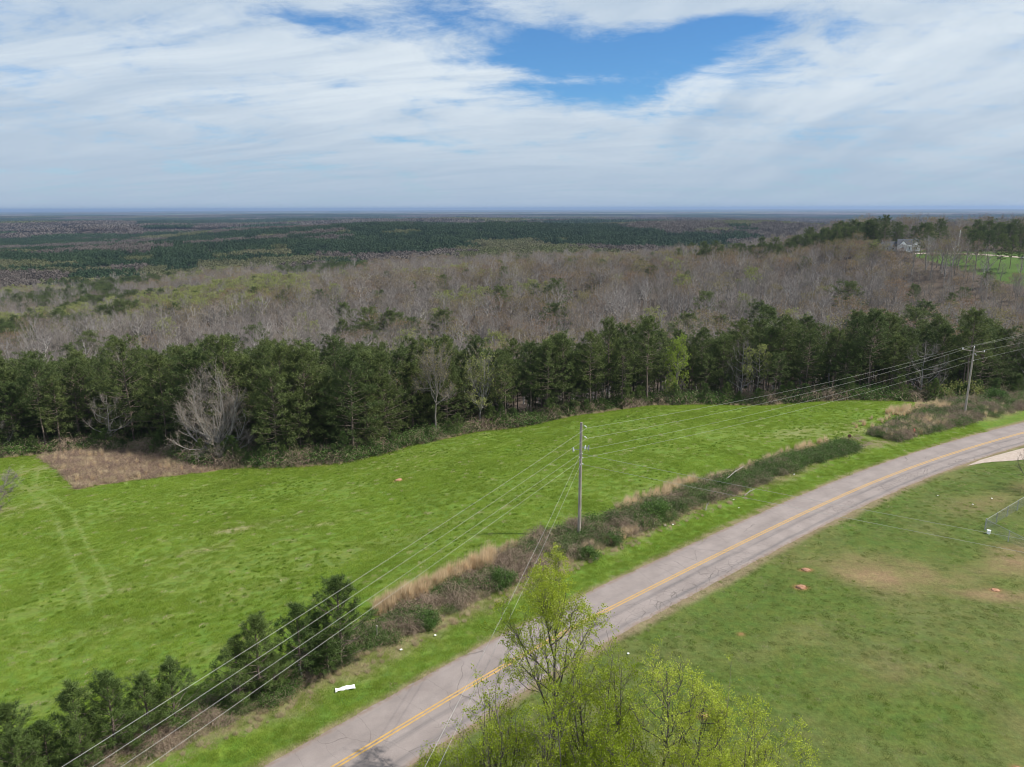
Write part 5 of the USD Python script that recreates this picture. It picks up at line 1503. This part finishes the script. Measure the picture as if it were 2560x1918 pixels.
RUST = matte('rusty_brown_metal', (0.10, 0.05, 0.03), (0.17, 0.09, 0.055), 8.0, 0.8)
sg = thing('marker_sign', (42.9, 89.4, hz(42.9, 89.4)), 0, None, 'small dark rusty marker on a thin post at the end of the hedgerow', 'marker')
mb = MB(); mb.tube([[0, 0, -0.1], [0, 0, 1.75]], 0.03, 6, True); part(sg, 'post', mb.get(), RUST)
part(sg, 'plate', turned(lathe([(0.001, -0.02), (0.22, -0.02), (0.24, 0.0), (0.22, 0.02), (0.001, 0.02)], 8), (-0.4, -1, 0.1), (0, -0.06, 1.72)), RUST)
GREYWOOD = matte('grey_old_wood', (0.20, 0.18, 0.155), (0.34, 0.31, 0.28), 4.0, 0.9, stretch=(3, 3, 0.5))
for x, y, h, lean, lab in ((50.1, 94.3, 1.25, 0.05, 'grey wooden fence post at the tip of the second bramble bank'), (-9.7, 46.9, 1.15, 0.03, 'dark wooden fence post right of the tallest roadside pine'),
                           (-13.8, 42.4, 1.1, -0.12, 'leaning grey fence post among the scrub below the roadside pines')):
    mb = MB(); mb.tube([[0, 0, -0.2], [lean * h * 0.5, 0, h * 0.5], [lean * h, 0, h]], [0.075, 0.07, 0.06], 7, True)
    solo_p = thing('fence_post', (x, y, hz(x, y)), 0, None, lab, 'post')
    part(solo_p, 'post', mb.get(), GREYWOOD, 40)
    mb = MB(); mb.tube([[lean * h * 0.8 - 0.08, 0, h * 0.8], [lean * h * 0.8 + 0.08, 0, h * 0.8]], 0.012, 4, True); part(solo_p, 'staple', mb.get(), STEEL)
for (x0, y0, z0), (x1, y1, z1), r, lab in (((23.6, 76.4, 0.9), (26.2, 78.8, 1.5), 0.05, 'pale fallen branch lying on top of the brambles'), ((24.8, 73.6, 0.05), (26.3, 75.0, 0.25), 0.05, 'pale stick lying at the road side of the brambles'), ((19.7, 69.9, 0.0), (20.1, 70.3, 0.75), 0.05, 'pale broken stub standing at the verge')):
    mb = MB(); p = np.array([(x0, y0, z0), ((x0 + x1) / 2, (y0 + y1) / 2 + 0.1, (z0 + z1) / 2 + 0.06), (x1, y1, z1)]); mb.tube(p, [r, r * 0.85, r * 0.6], 6, True)
    q = p[1]; mb.tube([q, q + [0.25, 0.35, 0.2]], [r * 0.5, r * 0.2], 5)
    solo('fallen_branch', mb.get(), PALE_BARK, True, lab, 'branch')

# a white sheet of plastic, pinched in the middle, on the verge
u, v = np.meshgrid(np.linspace(-1, 1, 25), np.linspace(-1, 1, 11))
wd = 0.34 * (0.30 + 0.7 * np.abs(u) ** 0.8) * (1 + 0.12 * np.sin(3 * u))
cx, cy = u * 0.62, v * wd * 0.8
cz = 0.10 + 0.05 * np.sin(7 * v + 3 * u) * (1 - np.abs(u)) + 0.05 * np.sin(4 * u + 2 * v) + 0.03 * np.cos(9 * v) * np.abs(u)
rot = math.radians(18)
V = np.stack([cx * math.cos(rot) - cy * math.sin(rot), cx * math.sin(rot) + cy * math.cos(rot), cz], -1).reshape(-1, 3)
i = np.arange(10)[:, None] * 25; k = np.arange(24)[None]
F = np.stack([i + k, i + k + 1, i + 26 + k, i + 25 + k], -1).reshape(-1, 4)
V2 = V - [0, 0, 0.012]
o = thing('plastic_sheet', (-10.8, 41.5, hz(-10.8, 41.5)), 0, None, 'crumpled white plastic sheet lying on the verge below the young pines', 'litter')
part(o, 'sheet', (np.vstack([V, V2]), np.vstack([F, F[:, ::-1] + len(V)])), matte('white_sheet', (0.80, 0.80, 0.79), (0.86, 0.86, 0.85), 4.0, 0.5), True)
LIT = [(23.3, 72.5, 'white crumpled paper at the edge of the brambles below the fallen branch'), (23.3, 70.6, 'cream crumpled paper on the verge below the fallen branch'), (14.8, 66.1, 'white litter at the foot of the large glossy shrub'), (15.6, 66.3, 'cream litter just right of the large glossy shrub'),
       (-5.6, 47.4, 'white litter where the dry scrub meets the verge, by the tallest pine'), (-7.8, 45.6, 'white litter on the verge above the plastic sheet'), (7.3, 59.3, 'white litter below the near utility pole'), (8.0, 45.2, 'white litter in the yard beside the road, near the leafy trees'),
       (45.4, 73.5, 'white litter in the yard left of the fence'), (50.6, 72.6, 'cream litter in the yard above the fence'), (47.6, 71.0, 'pale litter in the grass just left of the fence posts'), (12.4, 69.3, 'white litter inside the brambles right of the near pole'), (32.5, 80.0, 'white litter in the verge below the green brambles')]
lr = np.random.default_rng(99)
for x, y, lab in LIT:
    m = trimesh.creation.icosphere(1, 0.075)
    m.vertices *= lr.uniform(0.75, 1.25, (len(m.vertices), 1)) * [1.2, 0.9, 0.6]
    m.apply_translation([x, y, hz(x, y) + 0.10])
    solo('litter', m, WHITE, False, lab, 'litter')
# ant hills of red clay
CLAYM = matte('red_clay', (0.28, 0.13, 0.075), (0.40, 0.23, 0.15), 6.0, 0.95, bump=0.6)
for x, y, s, lab in ((25.0, 57.2, 0.34, 'red clay mound in the yard at the upper left of the bare patch'), (23.4, 54.2, 0.42, 'red clay mound in the yard at the lower left of the bare patch'), (38.8, 53.6, 0.3, 'red clay mound below the bare patch of the yard'),
                     (11.5, 38.7, 0.3, 'red clay mound above the light green saplings'), (27.7, 34.3, 0.26, 'red clay mound in the lower right of the yard'), (-14.5, 88.7, 0.5, 'red clay mound in the middle of the green field')):
    m = trimesh.creation.icosphere(2, 1.0)
    n_ = meshkit.noise(m.vertices * 2.2 + x)[:, None]
    m.vertices *= (0.75 + 0.5 * n_) * np.array([s, s * 0.8, s * 0.38])
    m.apply_translation([x, y, hz(x, y)])
    solo('clay_mound', m, CLAYM, True, lab, 'mound')

# ------------------------------------------------------------------ the white house on the ridge
SIDING = matte('white_siding', (0.70, 0.71, 0.71), (0.78, 0.78, 0.78), 1.0, 0.6)
GREYSIDE = matte('grey_siding', (0.30, 0.31, 0.33), (0.36, 0.37, 0.39), 1.0, 0.7)
SLATE = matte('dark_shingles', (0.055, 0.06, 0.07), (0.095, 0.10, 0.115), 2.0, 0.85)
TRIM = matte('white_trim', (0.76, 0.76, 0.75), (0.82, 0.82, 0.81), 2.0, 0.5)
DARKGLASS = matte('dark_window_glass', (0.03, 0.035, 0.045), (0.05, 0.055, 0.065), 1.0, 0.12, spec=0.6)
hxy = HOUSE
house = thing('house', (hxy[0], hxy[1], hz(*hxy)), -27.5, None, 'white house with grey gabled roof and columned porch on the ridge among pines', 'house')


def boxm(c, e):
    return trimesh.creation.box(e, trimesh.transformations.translation_matrix(c))


def gable(x0, x1, y0, y1, z, h, axis='x', over=0.4):
    """A pitched roof shell: ridge along the axis."""
    x0, x1, y0, y1 = x0 - over, x1 + over, y0 - over, y1 + over
    if axis == 'x':
        m = (y0 + y1) / 2
        v = [(x0, y0, z), (x1, y0, z), (x1, y1, z), (x0, y1, z), (x0, m, z + h), (x1, m, z + h)]
    else:
        m = (x0 + x1) / 2
        v = [(x0, y1, z), (x0, y0, z), (x1, y0, z), (x1, y1, z), (m, y1, z + h), (m, y0, z + h)]
    f = [(0, 1, 5), (0, 5, 4), (2, 3, 4), (2, 4, 5), (1, 2, 5), (3, 0, 4), (0, 3, 2), (0, 2, 1)]
    return trimesh.Trimesh(v, f, process=False)


part(house, 'wall', boxm((3.5, 4.5, 1.9), (13, 9, 4.6)), SIDING)
part(house, 'wall', boxm((-7.6, 5.0, 1.3), (9.0, 9, 3.4)), GREYSIDE, label='grey garage wing')
rf = part(house, 'roof', gable(-3, 10, 0, 9, 4.2, 3.6), SLATE)
part(rf, 'chimney', boxm((6.8, 5.5, 7.6), (0.9, 0.9, 2.2)), GREYSIDE)
part(house, 'roof', gable(-12.1, -3.3, 0.5, 9.5, 3.0, 3.1), SLATE, label='lower roof of the garage wing')
for gx_, gw in ((0.3, 4.4), (7.6, 4.4)):
    part(house, 'gable_wall', boxm((gx_, -0.9, 2.35), (gw, 1.9, 3.7)), SIDING)
    part(house, 'gable_roof', gable(gx_ - gw / 2, gx_ + gw / 2, -1.9, 3.2, 4.2, 2.9, 'y', 0.35), SLATE)
    tri = trimesh.Trimesh([(gx_ - gw / 2, -2.28, 4.2), (gx_ + gw / 2, -2.28, 4.2), (gx_, -2.28, 6.6), (gx_ - gw / 2, -2.2, 4.2), (gx_ + gw / 2, -2.2, 4.2), (gx_, -2.2, 6.6)], [(0, 1, 2), (5, 4, 3), (0, 3, 4), (0, 4, 1), (1, 4, 5), (1, 5, 2), (2, 5, 3), (2, 3, 0)], process=False)
    part(house, 'pediment', tri, TRIM)
    wf = part(house, 'window', boxm((gx_, -1.9, 2.3), (1.7, 0.12, 1.8)), TRIM)
    for dx in (-0.4, 0.4):
        part(wf, 'pane', boxm((gx_ + dx, -1.965, 2.3), (0.66, 0.05, 1.55)), DARKGLASS)
part(house, 'porch_floor', boxm((3.95, -1.6, 0.15), (2.9, 3.2, 0.5)), TRIM)
part(house, 'porch_roof', boxm((3.95, -1.7, 4.05), (3.1, 3.2, 0.3)), TRIM)
for k in range(4):
    mb = MB(); x = 2.65 + 0.87 * k; mb.tube([[x, -3.0, 0.4], [x, -3.0, 3.9]], 0.16, 10, True); part(house, 'column', mb.get(), TRIM, 40)
dr = part(house, 'door', boxm((3.95, -0.03, 1.55), (1.1, 0.1, 2.3)), DARKGLASS)
for wx in (-5.3, -8.8):
    wf = part(house, 'window', boxm((wx, 0.46, 1.6), (1.3, 0.12, 1.4)), TRIM); part(wf, 'pane', boxm((wx, 0.385, 1.6), (1.05, 0.05, 1.15)), DARKGLASS)
part(house, 'steps', boxm((3.95, -3.6, 0.0), (2.4, 0.9, 0.5)), CONCRETE)
_pa = lambda a, d: (d * math.sin(math.radians(a)), d * math.cos(math.radians(a)))
flat_sheet('hilltop_drive', [_pa(28.3, 536), _pa(30, 541), _pa(32, 540), _pa(34, 534), _pa(37, 524), _pa(37, 527.5), _pa(34, 537.5), _pa(32, 543.5), _pa(30, 544.5), _pa(28.3, 541)], 0.12, GRAVEL, step=6)
# a pale utility pole beyond the lawn
px_, py_ = _pa(30.9, 560)
o = thing('utility_pole', (px_, py_, hz(px_, py_)), 0, None, 'pale distant utility pole on the ridge, right of the white house', 'utility pole')
part(o, 'post', pole_mesh(13, 0.30, 0.22), matte('pale_pole', (0.42, 0.40, 0.37), (0.52, 0.50, 0.47), 1.0), 40)
mb = MB(); mb.tube([[-1.1, 0, 12.3], [1.1, 0, 12.3]], 0.09, 4, True); part(o, 'crossarm', mb.get(), WOODPOLE)
# a white car on the hilltop drive
cx_, cy_ = _pa(34.6, 529)
car = thing('parked_car', (cx_, cy_, hz(cx_, cy_) + 0.1), -20, None, 'white car parked on the hilltop drive at the right border', 'car')
body = trimesh.Trimesh(*[np.array(a) for a in ([(-2.3, -0.9, 0.35), (2.3, -0.9, 0.35), (2.3, 0.9, 0.35), (-2.3, 0.9, 0.35), (-2.35, -0.88, 0.85), (2.3, -0.88, 0.8), (2.3, 0.88, 0.8), (-2.35, 0.88, 0.85), (-2.2, -0.8, 1.0), (1.1, -0.8, 0.98), (1.1, 0.8, 0.98), (-2.2, 0.8, 1.0)],
      [(0, 2, 1), (0, 3, 2), (0, 1, 5), (0, 5, 4), (1, 2, 6), (1, 6, 5), (2, 3, 7), (2, 7, 6), (3, 0, 4), (3, 4, 7), (4, 5, 9), (4, 9, 8), (5, 6, 10), (5, 10, 9), (6, 7, 11), (6, 11, 10), (7, 4, 8), (7, 8, 11), (8, 9, 10), (8, 10, 11)])], process=False)
part(car, 'body', body, TRIM)
cab = trimesh.Trimesh(*[np.array(a) for a in ([(-1.9, -0.78, 0.97), (0.9, -0.78, 0.97), (0.9, 0.78, 0.97), (-1.9, 0.78, 0.97), (-1.5, -0.66, 1.5), (0.2, -0.66, 1.5), (0.2, 0.66, 1.5), (-1.5, 0.66, 1.5)],
      [(0, 1, 5), (0, 5, 4), (1, 2, 6), (1, 6, 5), (2, 3, 7), (2, 7, 6), (3, 0, 4), (3, 4, 7), (4, 5, 6), (4, 6, 7)])], process=False)
part(car, 'cabin', cab, DARKGLASS)
part(car, 'roof', boxm((-0.65, 0, 1.51), (1.7, 1.32, 0.05)), TRIM)
TYRE = matte('black_rubber', (0.02, 0.02, 0.02), (0.03, 0.03, 0.03), 2.0)
for sx in (-1.4, 1.4):
    for sy in (-0.85, 0.85):
        part(car, 'wheel', turned(lathe([(0.001, -0.11), (0.33, -0.11), (0.34, 0), (0.33, 0.11), (0.001, 0.11)], 14), (0, 1, 0), (sx, sy, 0.33)), TYRE, 40)

# ------------------------------------------------------------------ the air
g = Graph()
HAZE = g.build('haze_air', volume=g.add('principled_volume', 'volume', color=HAZE_COLOR, density=HAZE_DENSITY, anisotropy=0.25))
zb, zt = LOWEST - 1.0, 62.0
hb = trimesh.creation.box((88000, 88000, zt - zb), trimesh.transformations.translation_matrix((0, 0, (zt + zb) / 2)))
solo('haze', hb, HAZE, False, None, None, None, 'stuff')
